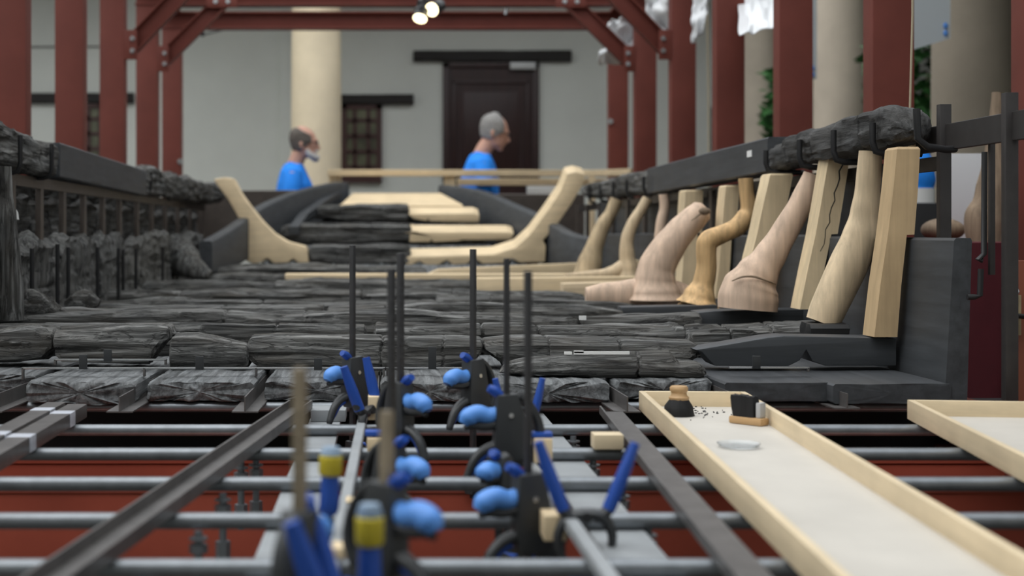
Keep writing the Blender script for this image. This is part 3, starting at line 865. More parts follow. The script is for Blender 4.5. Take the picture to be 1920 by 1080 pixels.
put(log('', 465, 905, Y1 - .02, [(465, 640), (475, 632), (520, 628), (560, 628), (640, 630), (800, 633), (905, 634)], w=.13, seed=35, rough=.014, bot=[(465, 665), (490, 688), (690, 690), (880, 690), (893, 672), (905, 652)], cracks=((.57, .012), (.83, .006)), ns=260), 'long charred front frame with a dark broken left end, behind the rear clamp')
put(log('', 902, 1312, Y1 - .02, [(902, 634), (1000, 632), (1150, 634), (1230, 636), (1290, 638), (1312, 648)], w=.13, seed=36, rough=.014, bot=[(902, 652), (915, 660), (938, 676), (945, 690), (1060, 690), (1150, 690), (1265, 690), (1300, 668), (1312, 660)], cracks=((.3, .01), (.62, .012)), ns=240), 'charred frame right of the dark notch, behind the labelled piece')
# dark replacement piece with V notches
def notch_board(lab, Y, poly, t, mat='black_x', name='frame_board'):
    P = [(xat(a, Y), zat(b_, Y)) for a, b_ in poly]
    m = MB().prism(P, t, lambda a, b_, c: Vector((a, Y + t / 2 + c, b_)), .004)
    return single(m, name, mat, lab, 'hull frame', angle=30)
notch_board('smooth blue-black replacement frame with V notches on the near right', 3.44, [(1304, 656), (1340, 650), (1440, 633), (1470, 630), (1681, 634), (1681, 686), (1548, 686), (1524, 678), (1512, 656), (1500, 676), (1478, 687), (1340, 686), (1316, 660)], .10)
# row 2
Y2 = 3.92
put(log('', -260, 690, Y2, [(-260, 612), (0, 611), (200, 607), (330, 606), (500, 608), (690, 608)], w=.13, seed=37, ns=260, cracks=((.55, .01), (.82, .012))), 'long charred frame of the second row, left half up to a crack')
put(log('', 700, 1282, Y2, [(700, 609), (760, 606), (860, 609), (1000, 609), (1200, 612), (1252, 612), (1262, 607), (1276, 608), (1282, 616)], w=.13, seed=38, ns=240, cracks=((.35, .012), (.53, .01))), 'long charred frame of the second row, right half with a knob at its end')
put(log('', 1284, 1545, Y2 - .06, [(1284, 616), (1330, 612), (1400, 611), (1460, 609), (1545, 611)], w=.13, seed=39, rough=.022, cracks=((.3, .015), (.6, .015))), 'flaking charred frame end under the curved pale branch')
m = MB().timber((xat(1506, 3.70), 3.68), (xat(1577, 3.70), 3.68), zat(633, 3.66), zat(606, 3.66), .10, .012, 2, .003, 20, 28); single(m, 'foot_block', 'black_rubber', 'black block under the foot of the curved pale branch', 'block')
# row 3
Y3 = 4.3
m = log('', -330, 1312, Y3, [(-330, 592), (0, 590), (60, 586), (180, 583), (420, 581), (560, 584), (700, 585), (900, 587), (1050, 590), (1200, 588), (1300, 588), (1312, 594)], w=.14, seed=40, rough=.018, ns=420, cracks=((.46, .012), (.55, .008), (.86, .02)))
t = empty('frame_log', (0, Y3, ZF), 'full width charred frame of the third row with a tiny white label', 'hull frame', FR)
part(m, 'timber', 'char_x', t)
part(MB().bx(xat(1086, 4.22), xat(1099, 4.22), 4.218, 4.224, zat(600, 4.22), zat(592, 4.22)), 'paper_label', 'white', t, label='small white paper label')
m = MB().tube([at(20, 600, Y3 + .03), at(48, 586, Y3 + .01), at(66, 570, Y3), at(70, 556, Y3 - .01), at(74, 549, Y3 - .01)], [.05, .062, .056, .044, .024], 26, True, .8, .38, 4, 6)
m.tube([at(84, 570, Y3), at(100, 582, Y3 + .01), at(125, 592, Y3 + .02)], [.034, .026, .012], 16, True, .8, .3, 3, 4)
part(m, 'knee_stump', 'char_x', t)
notch_board('smooth dark blue replacement frame under the bulbous knee', 4.26, [(1310, 586), (1340, 583), (1530, 580), (1530, 612), (1310, 612)], .12)
# row 4
Y4 = 4.78
put(log('', 140, 610, Y4, [(140, 578), (200, 574), (330, 573), (450, 572), (610, 573)], w=.14, seed=41, cracks=((.6, .01),)), 'charred frame of the fourth row, left part ending at a step')
put(log('', 612, 1168, Y4, [(612, 574), (700, 572), (900, 571), (1000, 573), (1100, 573), (1168, 582)], w=.14, seed=42, cracks=((.2, .012), (.5, .012))), 'charred frame of the fourth row, right part beside the dark rail')
m = MB().tube([at(128, 582, Y4), at(150, 572, Y4), at(158, 562, Y4), at(185, 572, Y4)], [.03, .045, .035, .02], 16, True, None, .3, 8, 4); put(m, 'small charred stump at the left end of the fourth row')
notch_board('thin dark blue replacement frame under the zig-zag branch', 4.74, [(1166, 576), (1346, 572), (1346, 590), (1166, 594)], .10)
# row 5
Y5 = 5.25
put(log('', 170, 820, Y5, [(170, 566), (260, 563), (350, 561), (370, 564), (600, 563), (820, 562)], w=.15, seed=43, rough=.018, cracks=((.5, .012),)), 'charred frame of the fifth row, left part')
put(log('', 815, 1240, Y5, [(815, 561), (900, 558), (1020, 561), (1140, 563), (1240, 570)], w=.15, seed=44, rough=.018, cracks=((.25, .012),)), 'charred frame of the fifth row, right part before the pinkish knee foot')
# row 6
Y6 = 5.95
put(log('', 195, 680, Y6, [(195, 544), (260, 543), (330, 548), (420, 546), (560, 547), (680, 545)], w=.18, seed=45, rough=.022, cracks=((.3, .012),)), 'charred frame of the sixth row, left part')
put(log('', 678, 1100, Y6, [(678, 546), (800, 544), (900, 547), (1000, 545), (1060, 546), (1100, 553)], w=.18, seed=46, rough=.022, cracks=((.4, .015),)), 'charred frame of the sixth row ending right beside the pinkish foot')
# row 7
Y7 = 6.75
put(log('', 235, 520, Y7, [(235, 536), (280, 528), (400, 527), (520, 529)], w=.2, seed=47, rough=.024), 'charred frame of the seventh row, far left part')
put(log('', 515, 1062, Y7, [(515, 528), (600, 524), (760, 528), (900, 527), (1050, 527), (1062, 535)], w=.2, seed=48, rough=.024, cracks=((.4, .015),)), 'charred frame of the seventh row behind the clamp tips')
# row 8 : debris-like worn timbers near the ramp
put(log('', 385, 620, 7.45, [(385, 520), (450, 511), (620, 514)], w=.22, seed=49, rough=.02), 'low worn timber at the foot of the bow ramp on the left')
put(log('', 395, 800, 7.95, [(395, 506), (480, 497), (700, 500), (800, 502)], w=.2, seed=50, rough=.02, bot=[(395, 520), (800, 520)]), 'flat charred timber just before the pale bow knee')
m = MB().timber((xat(536, 7.2), 7.2), (xat(1100, 7.2), 7.2), zat(524, 7.2), zat(513, 7.2), .12, .004, 3, .001, 20, 20); single(m, 'pale_strip', 'wood_x', 'long thin pale wooden strip lying across the hull bottom behind the logs', 'strip')
def poly_board(lab, Y, poly, t, mat, name, cat, bev=.004, tilt=0.0):
    P = [(xat(a, Y), zat(b_, Y)) for a, b_ in poly]
    m = MB().prism(P, t, lambda a, b_, c: Vector((a, Y + t / 2 + c, b_ + tilt * (c + t / 2))), bev)
    return single(m, name, mat, lab, cat, angle=30)
poly_board('pale plank with a slanted left end, in front of the bow knee', 7.75, [(798, 516), (822, 505), (1090, 493), (1090, 512), (1040, 517)], .10, 'wood_x', 'pale_plank', 'plank')
poly_board('pale square block behind the thin forked knee', 6.95, [(1172, 488), (1214, 488), (1214, 527), (1172, 527)], .12, 'wood_x', 'wood_block', 'block')
poly_board('thin pale foot board beneath the slender branches', 6.45, [(895, 522), (1215, 519), (1215, 572), (895, 572)], .14, 'wood_x', 'foot_board', 'board')
poly_board('rough pale board in front of the slender branches', 6.2, [(1056, 532), (1190, 528), (1190, 577), (1056, 577)], .12, 'branch_x', 'foot_board', 'board')

# ------------------------------------------------------------------ pale uprights and knees on the right side
def upright(lab, Y, fl0, fr0, pyb, fl1, fr1, pyt, depth, mat='wood_z', notch=True, crack=False):
    m = MB(); rings = []
    zb, zt = zat(pyb, Y), zat(pyt, Y)
    lv = [0, .02, .25, .5]
    zn = .990
    for z, k in [(zb, 0), (zb + .01, 0), (zb + (zn - zb) * .5, 0), (zn - .001, 0), (zn, 1), (zn + (zt - zn) * .5, 1), (zt - .006, 1), (zt, 1)]:
        u = (z - zb) / (zt - zb)
        x0 = xat(fl0 + (fl1 - fl0) * u, Y); x1 = xat(fr0 + (fr1 - fr0) * u, Y)
        if notch and k: x1 += .018
        e = .0 if z < zt else .004
        w = .002 * math.sin(u * 7 + Y)
        rings.append([(x0 + w + e, Y + e, z), (x0 + w + e - .003, Y + depth - e, z), (x1 + w - e, Y + depth - e, z), (x1 + w - e, Y + e, z)])
    m.loft(rings)
    root = empty('upright_timber', (xat((fl0 + fr0) / 2, Y), Y, zb), lab, 'upright')
    part(m, 'timber', mat, root, angle=30)
    if crack:
        mm = MB(); pts = []
        for i in range(14):
            u = i / 13
            z = zt - (zt - zb) * (.0 + .62 * u)
            uu = (z - zb) / (zt - zb)
            x = xat(fl0 + (fl1 - fl0) * uu, Y) + .040 - .012 * u + .004 * math.sin(i * 2.3)
            pts.append((x, Y - .0003, z))
        mm.tube(pts, [.0022 * (1 - .6 * i / 13) for i in range(14)], 6, True, .4)
        part(mm, 'crack', 'black_rubber', root, label='dark drying crack')
    return root
upright('nearest square pale upright, standing on the notched dark frame', 3.416, 1640, 1683, 632, 1684, 1713, 275, .075, 'oak_plank')
upright('square pale upright with a long black crack, left of the curved branch', 4.05, 1501, 1533, 580, 1556, 1583, 294, .085, crack=True)
upright('wide square pale upright between the zig-zag branch and the bulbous knee', 4.5, 1385, 1425, 578, 1446, 1478, 325, .10)
upright('square pale upright with a knot, left of the zig-zag branch', 5.15, 1342, 1364, 560, 1362, 1378, 347, .10)
upright('square pale upright behind the stout pinkish knee', 5.72, 1278, 1306, 545, 1286, 1310, 356, .12)

def branch(lab, Y, pts, mat='branch_z', name='branch_knee', rough=.10, n=24, seed=1, extra=None, ryf=1.0, dY=None):
    """pts: (px, py, width px[, dY])"""
    P = []; RR = []
    for q in pts:
        yy = Y + (q[3] if len(q) > 3 else 0)
        P.append(at(q[0], q[1], yy)); RR.append(q[2] * yy / F / 2)
    m = MB().tube(P, RR, n, True, ryf, rough, seed, 7)
    if extra: extra(m)
    return m
def putk(m, lab, mat, angle=60):
    return single(m, 'branch_knee', mat, lab, 'knee timber', angle=angle)
# curved branch: natural curve, hewn flat front
putk(branch('', 3.70, [(1541, 606, 62), (1556, 570, 68), (1590, 500, 72), (1613, 445, 66), (1622, 400, 54), (1627, 350, 46), (1632, 284, 42)], rough=.05, seed=2, ryf=.8), 'curved pale branch upright resting on a black block', 'branch_z')
# bulbous knee
def bulb():
    m = branch('', 4.22, [(1402, 580, 112), (1404, 560, 114), (1409, 538, 108), (1420, 515, 84), (1440, 485, 62), (1470, 438, 50), (1500, 385, 44), (1524, 328, 36)], rough=.06, seed=5, ryf=.75)
    r_ = empty('branch_knee', at(1402, 580, 4.22), 'large pale knee with a bulbous base and a slanting neck', 'knee timber')
    part(m, 'timber', 'pink_z', r_, angle=60)
    mm = MB().tube([at(1372, 527, 4.165), at(1392, 519, 4.158), at(1415, 519, 4.157), at(1440, 527, 4.168), at(1455, 533, 4.19)], [.0015, .003, .0035, .003, .001], 8, smooth=4)
    part(mm, 'crack', 'bark', r_, label='dark ring crack round the bulb')
bulb()
# zig-zag branch
def zig():
    Y = 4.85
    m = branch('', Y, [(1308, 572, 86), (1312, 556, 60), (1320, 530, 38), (1325, 500, 36), (1325, 470, 38), (1330, 452, 40), (1352, 440, 36), (1380, 426, 36), (1398, 408, 36), (1404, 390, 30), (1400, 362, 27), (1398, 334, 27)], rough=.14, seed=8)
    m.tube([at(1270, 573, Y), at(1290, 566, Y), at(1308, 556, Y)], [.004, .02, .05], 14, True, .8, .1, 3, 4)
    putk(m, 'crooked zig-zag branch with ochre bark, feet spread at the base', 'ochre_z')
zig()
# stout pinkish knee
def stout():
    Y = 5.25
    m = branch('', Y, [(1228, 562, 110), (1228, 548, 96), (1228, 525, 78), (1232, 500, 70), (1248, 470, 64), (1272, 438, 56), (1298, 412, 50), (1314, 397, 44), (1322, 390, 26)], rough=.06, seed=12)
    m.tube([at(1098, 556, Y), at(1140, 555, Y), at(1200, 552, Y), at(1260, 552, Y), at(1298, 553, Y)], [.035, .05, .06, .055, .03], 16, True, .6, .05, 6, 4)
    r_ = empty('branch_knee', at(1228, 572, Y), 'stout pinkish knee with a blunt rounded top and a long flat foot', 'knee timber')
    part(m, 'timber', 'pink_z', r_, angle=60)
    mm = MB().ball(at(1321, 396, Y - .078), .022, .012, .014, 12)
    mm.tube([at(1314, 400, Y - .078), at(1304, 408, Y - .092), at(1296, 414, Y - .098)], [.004, .003, .001], 6)
    part(mm, 'knot', 'bark', r_, label='dark brown knot')
stout()
putk(branch('', 6.3, [(1236, 520, 24), (1237, 470, 23), (1240, 420, 21), (1246, 390, 19), (1244, 364, 18)], 'pink_z', rough=.08, seed=14), 'thin upright branch left of the square uprights, under the gunwale', 'pink_z')
def slender():
    Y = 6.7
    m = branch('', Y, [(1178, 522, 44), (1178, 505, 36), (1176, 480, 28), (1176, 450, 24), (1186, 420, 22), (1204, 390, 19), (1214, 372, 18)], rough=.08, seed=15)
    m.tube([at(1060, 518, Y), at(1120, 516, Y), at(1150, 512, Y), at(1172, 500, Y)], [.015, .025, .035, .04], 12, True, .8, .05, 2, 4)
    putk(m, 'slender bent branch knee with a thin horizontal foot', 'branch_z')
slender()
putk(branch('', 7.35, [(1102, 517, 54), (1106, 495, 46), (1116, 460, 34), (1130, 425, 29), (1146, 398, 25), (1156, 374, 24)], rough=.08, seed=16), 'leaning grey-brown branch knee, farthest in the right-hand row', 'oak_z')

# charred knee standing at the left photo edge
m = branch('', 4.25, [(20, 600, 52), (20, 560, 48), (17, 480, 44), (12, 420, 38), (8, 360, 30), (8, 312, 26)], rough=.12, seed=17)
t = empty('charred_knee', at(18, 600, 4.25), 'dark charred upright knee at the left photo edge with a slip of white paper', 'knee timber')
part(m, 'timber', 'char_z', t)
part(MB().prism([(xat(31, 4.17), zat(393, 4.17)), (xat(34, 4.17), zat(398, 4.17)), (xat(36, 4.17), zat(412, 4.17)), (xat(32, 4.17), zat(411, 4.17))], .002, lambda a, b_, c: Vector((a, 4.168 + c, b_))), 'paper_label', 'white', t, label='white paper slip')
m = MB().tube([at(330, 470, 7.6), at(345, 490, 7.5), at(365, 505, 7.4), at(395, 516, 7.3)], [.10, .09, .06, .02], 16, True, .7, .12, 21, 5); single(m, 'charred_knee', 'char_z', 'curved charred knee fragment at the foot of the left side near the pale knee', 'knee timber')

# ------------------------------------------------------------------ bow
def saw_poly(top, bot):
    return top + bot
YK = 8.5
# left pale knee
poly = [(399, 336), (420, 332), (437, 334), (450, 360), (468, 385), (492, 415), (515, 438), (540, 453), (575, 462), (580, 494), (560, 494), (549, 485), (541, 493), (512, 494), (501, 484), (488, 493), (475, 495), (458, 488), (452, 462), (458, 455), (450, 415), (428, 375)]
def curved_plate(poly, Y, t, r, tilt=0.0):
    P = [(xat(a, Y), zat(b_, Y)) for a, b_ in poly]
    return MB().prism(P, t, lambda a, b_, c: Vector((a, Y + t / 2 + c, b_ + tilt * (c + t / 2))), r)
single(curved_plate(poly, YK, .16, .018), 'bow_knee', 'wood_x', 'pale curved knee rising to the left at the first bow frame', 'knee timber', angle=35)
poly = [(760, 481), (850, 479), (925, 477), (966, 464), (993, 440), (1022, 401), (1052, 356), (1063, 326), (1079, 322), (1098, 327), (1093, 347), (1071, 384), (1046, 420), (1018, 452), (1024, 462), (1022, 492), (990, 492), (975, 493), (960, 485), (945, 494), (905, 495), (890, 486), (875, 495), (850, 497), (838, 488), (822, 497), (800, 498), (786, 490), (770, 498), (760, 497)]
single(curved_plate(poly, YK, .16, .010, .30), 'bow_knee', 'wood_x', 'pale bow frame sweeping up into a tall knee on the right', 'knee timber', angle=35)
BF = 'charred bow frames'
def bowlog(px0, px1, Y, top, bot, seed, lab, w=.16, taper=(.04, .02)):
    m = log('', px0, px1, Y + w / 2, [(px0, top), ((px0 + px1) / 2, top - 1), (px1, top + 1)], w=w, seed=seed, rough=.016, bot=[(px0, bot - 4), ((px0 * 2 + px1) / 3, bot), (px1, bot)], taper=taper, cracks=((.3, .012), (.7, .01)), ns=110, nper=40)
    single(m, 'cross_timber', 'char_x', lab, 'hull frame', BF)
bowlog(577, 771, YK, 459, 496, 60, 'charred middle piece of the first bow frame, between the two pale knees')
bowlog(522, 772, 9.0, 421, 454, 61, 'charred left part of the second bow frame', taper=(.12, .02))
bowlog(586, 768, 9.4, 384, 413, 62, 'charred left part of the third bow frame', taper=(.06, .02))
poly_board('pale right part of the second bow frame', 9.0, [(752, 436), (760, 435), (952, 435), (964, 438), (958, 450), (866, 450), (858, 452), (812, 454), (810, 448), (806, 454), (768, 454), (768, 436)], .15, 'wood_x', 'cross_timber', 'hull frame', .006, .31)
poly_board('pale right part of the third bow frame', 9.4, [(765, 401), (888, 400), (899, 404), (898, 417), (805, 415), (803, 409), (800, 415), (775, 410)], .15, 'wood_x', 'cross_timber', 'hull frame', .006, .31)
m = MB(); rings = []
for (px0, px1, py, Y) in ((634, 868, 386, 9.56), (640, 866, 383, 9.6), (662, 826, 362, 10.05)):
    z = zat(py, Y)
    rings.append([(xat(px0, Y), Y, z - .025), (xat(px0, Y), Y, z), (xat(px1, Y), Y, z), (xat(px1, Y), Y, z - .025)])
m.loft(rings); single(m, 'bow_deck', 'wood_x', 'pale flat trapezoid board closing the top of the bow', 'board', angle=30)
# V supports under the notches
m = MB()
for px in (501, 549, 626, 716, 786, 838, 890, 960): p = at(px, 496, YK + .05); m.ball((p.x, p.y, p.z), .022, .05, .03, 8)
single(m, 'ramp_battens', 'grey_paint', 'grey batten ends showing in the notches below the first bow frame', 'batten', kind='stuff')
def bow_side(pts, t, lab):
    """pts: (px, py top, py bottom, Y)"""
    m = MB(); rings = []
    sg = 1 if pts[0][0] > HX else -1
    # Catmull resample
    Q = []
    for i in range(len(pts) - 1):
        p0, p1, p2, p3 = pts[max(0, i - 1)], pts[i], pts[i + 1], pts[min(len(pts) - 1, i + 2)]
        for k in range(5):
            u = k / 5
            Q.append([0.5 * ((2 * b_) + (-a + c) * u + (2 * a - 5 * b_ + 4 * c - d) * u * u + (-a + 3 * b_ - 3 * c + d) * u ** 3) for a, b_, c, d in zip(p0, p1, p2, p3)])
    Q.append(list(pts[-1]))
    for (px, pt, pb, Y) in Q:
        x = xat(px, Y); zt = zat(pt, Y); zb = zat(pb, Y)
        rings.append([(x, Y, zb), (x, Y, zt - .012), (x + sg * .012, Y, zt), (x + sg * (t - .008), Y, zt), (x + sg * t, Y, zt - .01), (x + sg * t, Y, zb)])
    m.loft(rings)
    single(m, 'bow_side_board', 'black_y', lab, 'bow board', angle=50)
bow_side([(398, 452, 512, 7.75), (440, 428, 500, 8.2), (490, 392, 470, 8.75), (545, 366, 440, 9.2), (600, 350, 402, 9.65), (640, 342, 382, 9.95), (655, 342, 374, 10.1)], .07, 'blue-black board curving up to the bow tip on the left')
bow_side([(1100, 446, 515, 7.9), (1058, 436, 505, 8.2), (1010, 408, 492, 8.7), (960, 386, 450, 9.15), (905, 362, 425, 9.6), (858, 351, 395, 9.95), (822, 347, 376, 10.1)], .07, 'blue-black board curving up to the bow tip on the right')
def ledge(pts, lab):
    m = MB(); rings = []
    sg = 1 if pts[0][0] > HX else -1
    for (px, py, Y) in pts:
        p = at(px, py, Y)
        rings.append([(p.x, p.y, p.z - .05), (p.x, p.y, p.z), (p.x + sg * .06, p.y, p.z), (p.x + sg * .06, p.y, p.z - .05)])
    m.loft(rings); single(m, 'bow_ledge', 'black_y', lab, 'ledge', angle=30)
ledge([(560, 425, 8.95), (578, 400, 9.25), (612, 375, 9.6), (640, 358, 9.95)], 'dark inner ledge along the left bow board')
def bow_panel(a, b_, top, lab):
    Y = 9.7
    m = MB().timber((xat(a, Y), Y), (xat(b_, Y), Y), .85, zat(top, Y), .04, .004, a, .002, 30, 20); single(m, 'cross_board', 'rack_steel', lab, 'panel')
bow_panel(352, 566, 357, 'dark crosswise panel behind the left bow board')
bow_panel(930, 1095, 364, 'dark crosswise panel behind the right bow board')
m = MB().timber((xat(556, 10.2), 10.2), (xat(930, 10.2), 10.2), .62, zat(378, 10.2), .04, .004, 3, .002, 30, 20); single(m, 'stem_board', 'black_x', 'dark crosswise board closing the hull under the pale trapezoid', 'board')
# ================================================================== foreground grid
PR = .0115
PZ = .5985
pipeY = [3.235, 2.862, 2.553, 2.253, 1.967, 1.690, 1.40]
lp = ['tucked under the near ends of the bottom planks', 'first in front of the bottom planks', 'second in front of the bottom planks', 'third in front of the bottom planks', 'fourth in front of the bottom planks', 'fifth in front of the bottom planks, lowest in the photo', 'nearest the viewer, below the photo edge']
for Y, l in zip(pipeY[:6], lp):
    m = MB().tube([(-1.42, Y, PZ), (-.5, Y - .001, PZ), (.5, Y, PZ), (1.42, Y - .002, PZ)], PR, 18)
    single(m, 'cross_pipe', 'steel', 'grey galvanised cross pipe, ' + l, 'pipe', 'galvanised cross pipes')
# red floor beams under the pipes
for Y, z, l in ((2.77, .500, 'nearer red floor beam under the pipe grid'), (3.12, .500, 'farther red floor beam under the pipe grid'), (3.52, .575, 'added floor beam blackened as painted shade under the near plank ends')):
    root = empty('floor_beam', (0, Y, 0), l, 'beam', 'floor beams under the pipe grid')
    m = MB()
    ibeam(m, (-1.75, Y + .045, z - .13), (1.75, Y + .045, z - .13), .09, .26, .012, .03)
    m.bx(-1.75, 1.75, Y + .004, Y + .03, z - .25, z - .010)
    part(m, 'girder', 'beam_red_lifted' if Y < 3.3 else 'black_rubber', root)  # rearmost beam added, blackened to stand for the dark under the hull
    part(MB().bx(-1.75, 1.75, Y - .002, Y + .045, z - .001, z + .004), 'top_flange', 'flange_highlight', root, label='pinkish top flange, highlight painted on') if Y < 3.3 else None
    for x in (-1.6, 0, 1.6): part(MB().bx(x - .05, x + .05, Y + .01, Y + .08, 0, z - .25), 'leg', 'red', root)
m = MB().bx(-1.75, 1.75, 3.0, 3.6, 0, .002)
# side girders carrying the pipes
for sg, l in ((-1, 'left'), (1, 'right')):
    m = MB(); ibeam(m, (sg * 1.40, 1.2, .524), (sg * 1.40, 9.6, .524), .08, .126, .01, .008)
    single(m, 'side_girder', 'red', 'long red girder under the %s ends of the cross pipes' % l, 'beam')
    root = empty('girder_prop', (sg * 1.40, 0, 0), 'row of dark props under the %s red girder' % l, 'prop')
    for Y in (1.6, 4.0, 6.5, 9.0): part(MB().bx(sg * 1.40 - .03, sg * 1.40 + .03, Y - .03, Y + .03, 0, .462), 'leg', 'red', root)
# keel bearers under the hull (dark, carry the T bars)
for Y, l in ((3.75, 'first'), (4.9, 'second'), (6.3, 'third')):
    m = MB().bx(-1.40, 1.40, Y, Y + .06, .588, .6095, .002); single(m, 'hull_bearer', 'rack_steel', l + ' flat steel bearer below the bottom planks, counted from the viewer', 'bearer')
# T bars between the planks
for px, l in ((21, 'steel T bar at the left photo edge under the plank joint'), (252, 'leftmost fully visible steel T bracket between two planks'), (474, 'second steel T bracket, left of the rear angle bar'), (709, 'steel T bracket behind the rear left clamp'), (900, 'steel T bracket behind the rear right clamp'), (1151, 'steel T bracket left of the long tray'), (1352, 'steel T bracket hidden behind the long tray end'), (1556, 'steel T bracket between the two smooth blue-black planks')):
    x0 = xat(px, 3.2)
    y0 = 3.04 if px < 1300 else 3.10
    xa = xat(px - (22 if px < 600 else 10), 3.05) if px < 700 else x0 * 1.0
    m = MB()
    k = .97
    m.bx(-.028, .028, 0, .75, 0, .003).bx(-.0015, .0015, 0, .75, .003, .034)
    m.v = [Vector((x0 + p.x - (p.y - .15) * (x0 * .046), y0 + p.y, .6102 + p.z)) for p in m.v]
    single(m, 'tee_bar', 'angle_steel' if px > 1 else 'steel', l, 'bracket', 'steel T brackets under the planks')
# chrome retaining strips over the planks
def strip(x0, x1, py, Y, tabs, drops, lab):
    z = zat(py, Y)
    root = empty('retaining_strip', (xat((x0 + x1) / 2, Y), Y, z), lab, 'retaining strip')
    X0, X1 = xat(x0, Y), xat(x1, Y)
    m = MB().bx(X0, X1, Y, Y + .014, z - .003, z + .001, .0006)
    part(m, 'bar', 'bright_steel', root)
    for px, ya, yb_ in tabs: part(MB().bx(xat(px - 8, Y), xat(px + 7, Y), Y - .006, Y - .001, zat(yb_, Y), zat(ya, Y), .0008), 'tab', 'black_plastic', root)
    for px, yb_ in drops: part(MB().bx(xat(px, Y), xat(px + 4, Y), Y, Y + .012, zat(yb_, Y), z, .0006), 'drop_hook', 'angle_steel', root)
strip(40, 722, 690, 3.30, [(157, 665, 692), (375, 668, 693), (597, 671, 694)], [(40, 712), (268, 706), (478, 706), (718, 728)], 'long bright steel strip with three dark tabs over the left planks')
strip(101, 312, 674, 3.46, [(203, 655, 678)], [(101, 684), (308, 684)], 'short bright steel strip behind the long one, far left')
strip(724, 905, 690, 3.32, [(811, 650, 692)], [(724, 706), (902, 706)], 'short bright steel strip with a tall tab right of the rear left clamp')
strip(1368, 1518, 689, 3.30, [(1418, 667, 691)], [(1514, 697)], 'bright steel strip with one tab under the notched dark frame')

# long battens under the pipes
for x0, x1, ya, l in ((-.166, -.098, 3.36, 'grey painted batten running lengthwise left of the clamps'), (.280, .357, 3.36, 'grey painted batten running lengthwise right of the clamps')):
    root = empty('grey_batten', ((x0 + x1) / 2, 2.4, .57), l, 'batten', 'grey battens under the pipes')
    m = MB().bx(x0, x1, 1.2, ya, .572, .5865, .002); part(m, 'board', 'grey_paint', root)
    part(MB().bx(x0 + .004, x1 + .012, 3.07, 3.16, .5868, .612, .002), 'end_plate', 'grey_paint', root) if x0 < 0 else None
# threaded studs below the grid
def stud(x, Y, lab, l=.12, z1=.588):
    m = MB().tube([(x, Y, z1 - l), (x, Y, z1)], .006, 10)
    m.tube([(x, Y, z1 - .03), (x, Y, z1 - .018)], .013, 6)
    m.tube([(x, Y, z1 - l + .015), (x, Y, z1 - l + .045)], .012, 6)
    m.tube([(x, Y, z1 - .012), (x, Y, z1 - .009)], .013, 16)
    return single(m, 'threaded_stud', 'steel', lab, 'stud', 'threaded studs under the grid')
for px, py, Y, l in ((452, 885, 2.53, 'under the left angle bar, rearmost'), (418, 945, 2.23, 'under the left angle bar, second from the back'), (372, 985, 1.95, 'under the left angle bar, third from the back'), (268, 1025, 1.68, 'under the left angle bar, nearest the viewer'),
                  (480, 860, 2.56, 'between the left angle bar and left batten'), (1075, 795, 2.85, 'right of the right batten, rearmost'), (1112, 855, 2.56, 'below the little wood block'), (1166, 925, 2.26, 'beyond the scissor clamp, right of the batten'), (1215, 990, 1.97, 'right of the scissor clamp, nearest the viewer')):
    stud(xat(px, Y), Y, 'threaded steel stud ' + l)

# angle bars lying on the pipes
def angle_bar(a, b_, lab, w=.040, h=.028, sg=1, mat='angle_steel'):
    a = Vector((*a, PZ + PR + .0004)); b_ = Vector((*b_, PZ + PR + .0004))
    d = (b_ - a).normalized(); s_ = Vector((d.y, -d.x, 0)) * sg
    m = MB(); rings = []
    for p in (a, b_):
        prof = [(0, 0), (w, 0), (w, .004), (.004, .004), (.004, h), (0, h)]
        rings.append([p + s_ * q[0] + Vector((0, 0, q[1])) for q in prof])
    m.loft(rings)
    return single(m, 'angle_bar', mat, lab, 'steel bar', angle=20)
def channel_bar(a, b_, lab, w=.05, h=.014):
    a = Vector((*a, PZ + PR + .0004)); b_ = Vector((*b_, PZ + PR + .0004))
    d = (b_ - a).normalized(); s_ = Vector((d.y, -d.x, 0))
    m = MB(); rings = []
    for p in (a, b_):
        prof = [(-w / 2, 0), (w / 2, 0), (w / 2, h), (w / 2 - .004, h), (w / 2 - .004, .004), (-w / 2 + .004, .004), (-w / 2 + .004, h), (-w / 2, h)]
        rings.append([p + s_ * q[0] + Vector((0, 0, q[1])) for q in prof])
    m.loft(rings)
    return single(m, 'angle_bar', 'angle_steel', lab, 'steel bar', angle=20)
channel_bar((-.185, 3.10), (-.375, 1.42), 'dark steel channel bar slanting across the pipes on the left', .052, .020)
angle_bar((.455, 3.03), (.372, 1.40), 'dark steel angle bar lying across the pipes left of the long tray', .05, .016, -1)
# clamped centre rails
for xa, ya, xb, yb_, l in ((-.045, 3.02, -.062, 1.40, 'left'), (.225, 2.98, .248, 1.40, 'right')):
    m = MB().timber((xa, ya), (xb, yb_), PZ + PR, PZ + PR + .016, .017, .002, 3, .0006, 20, 20, flake=0)
    single(m, 'centre_rail', 'grey_paint', 'narrow grey rail under the %s row of bar clamps' % l, 'rail')
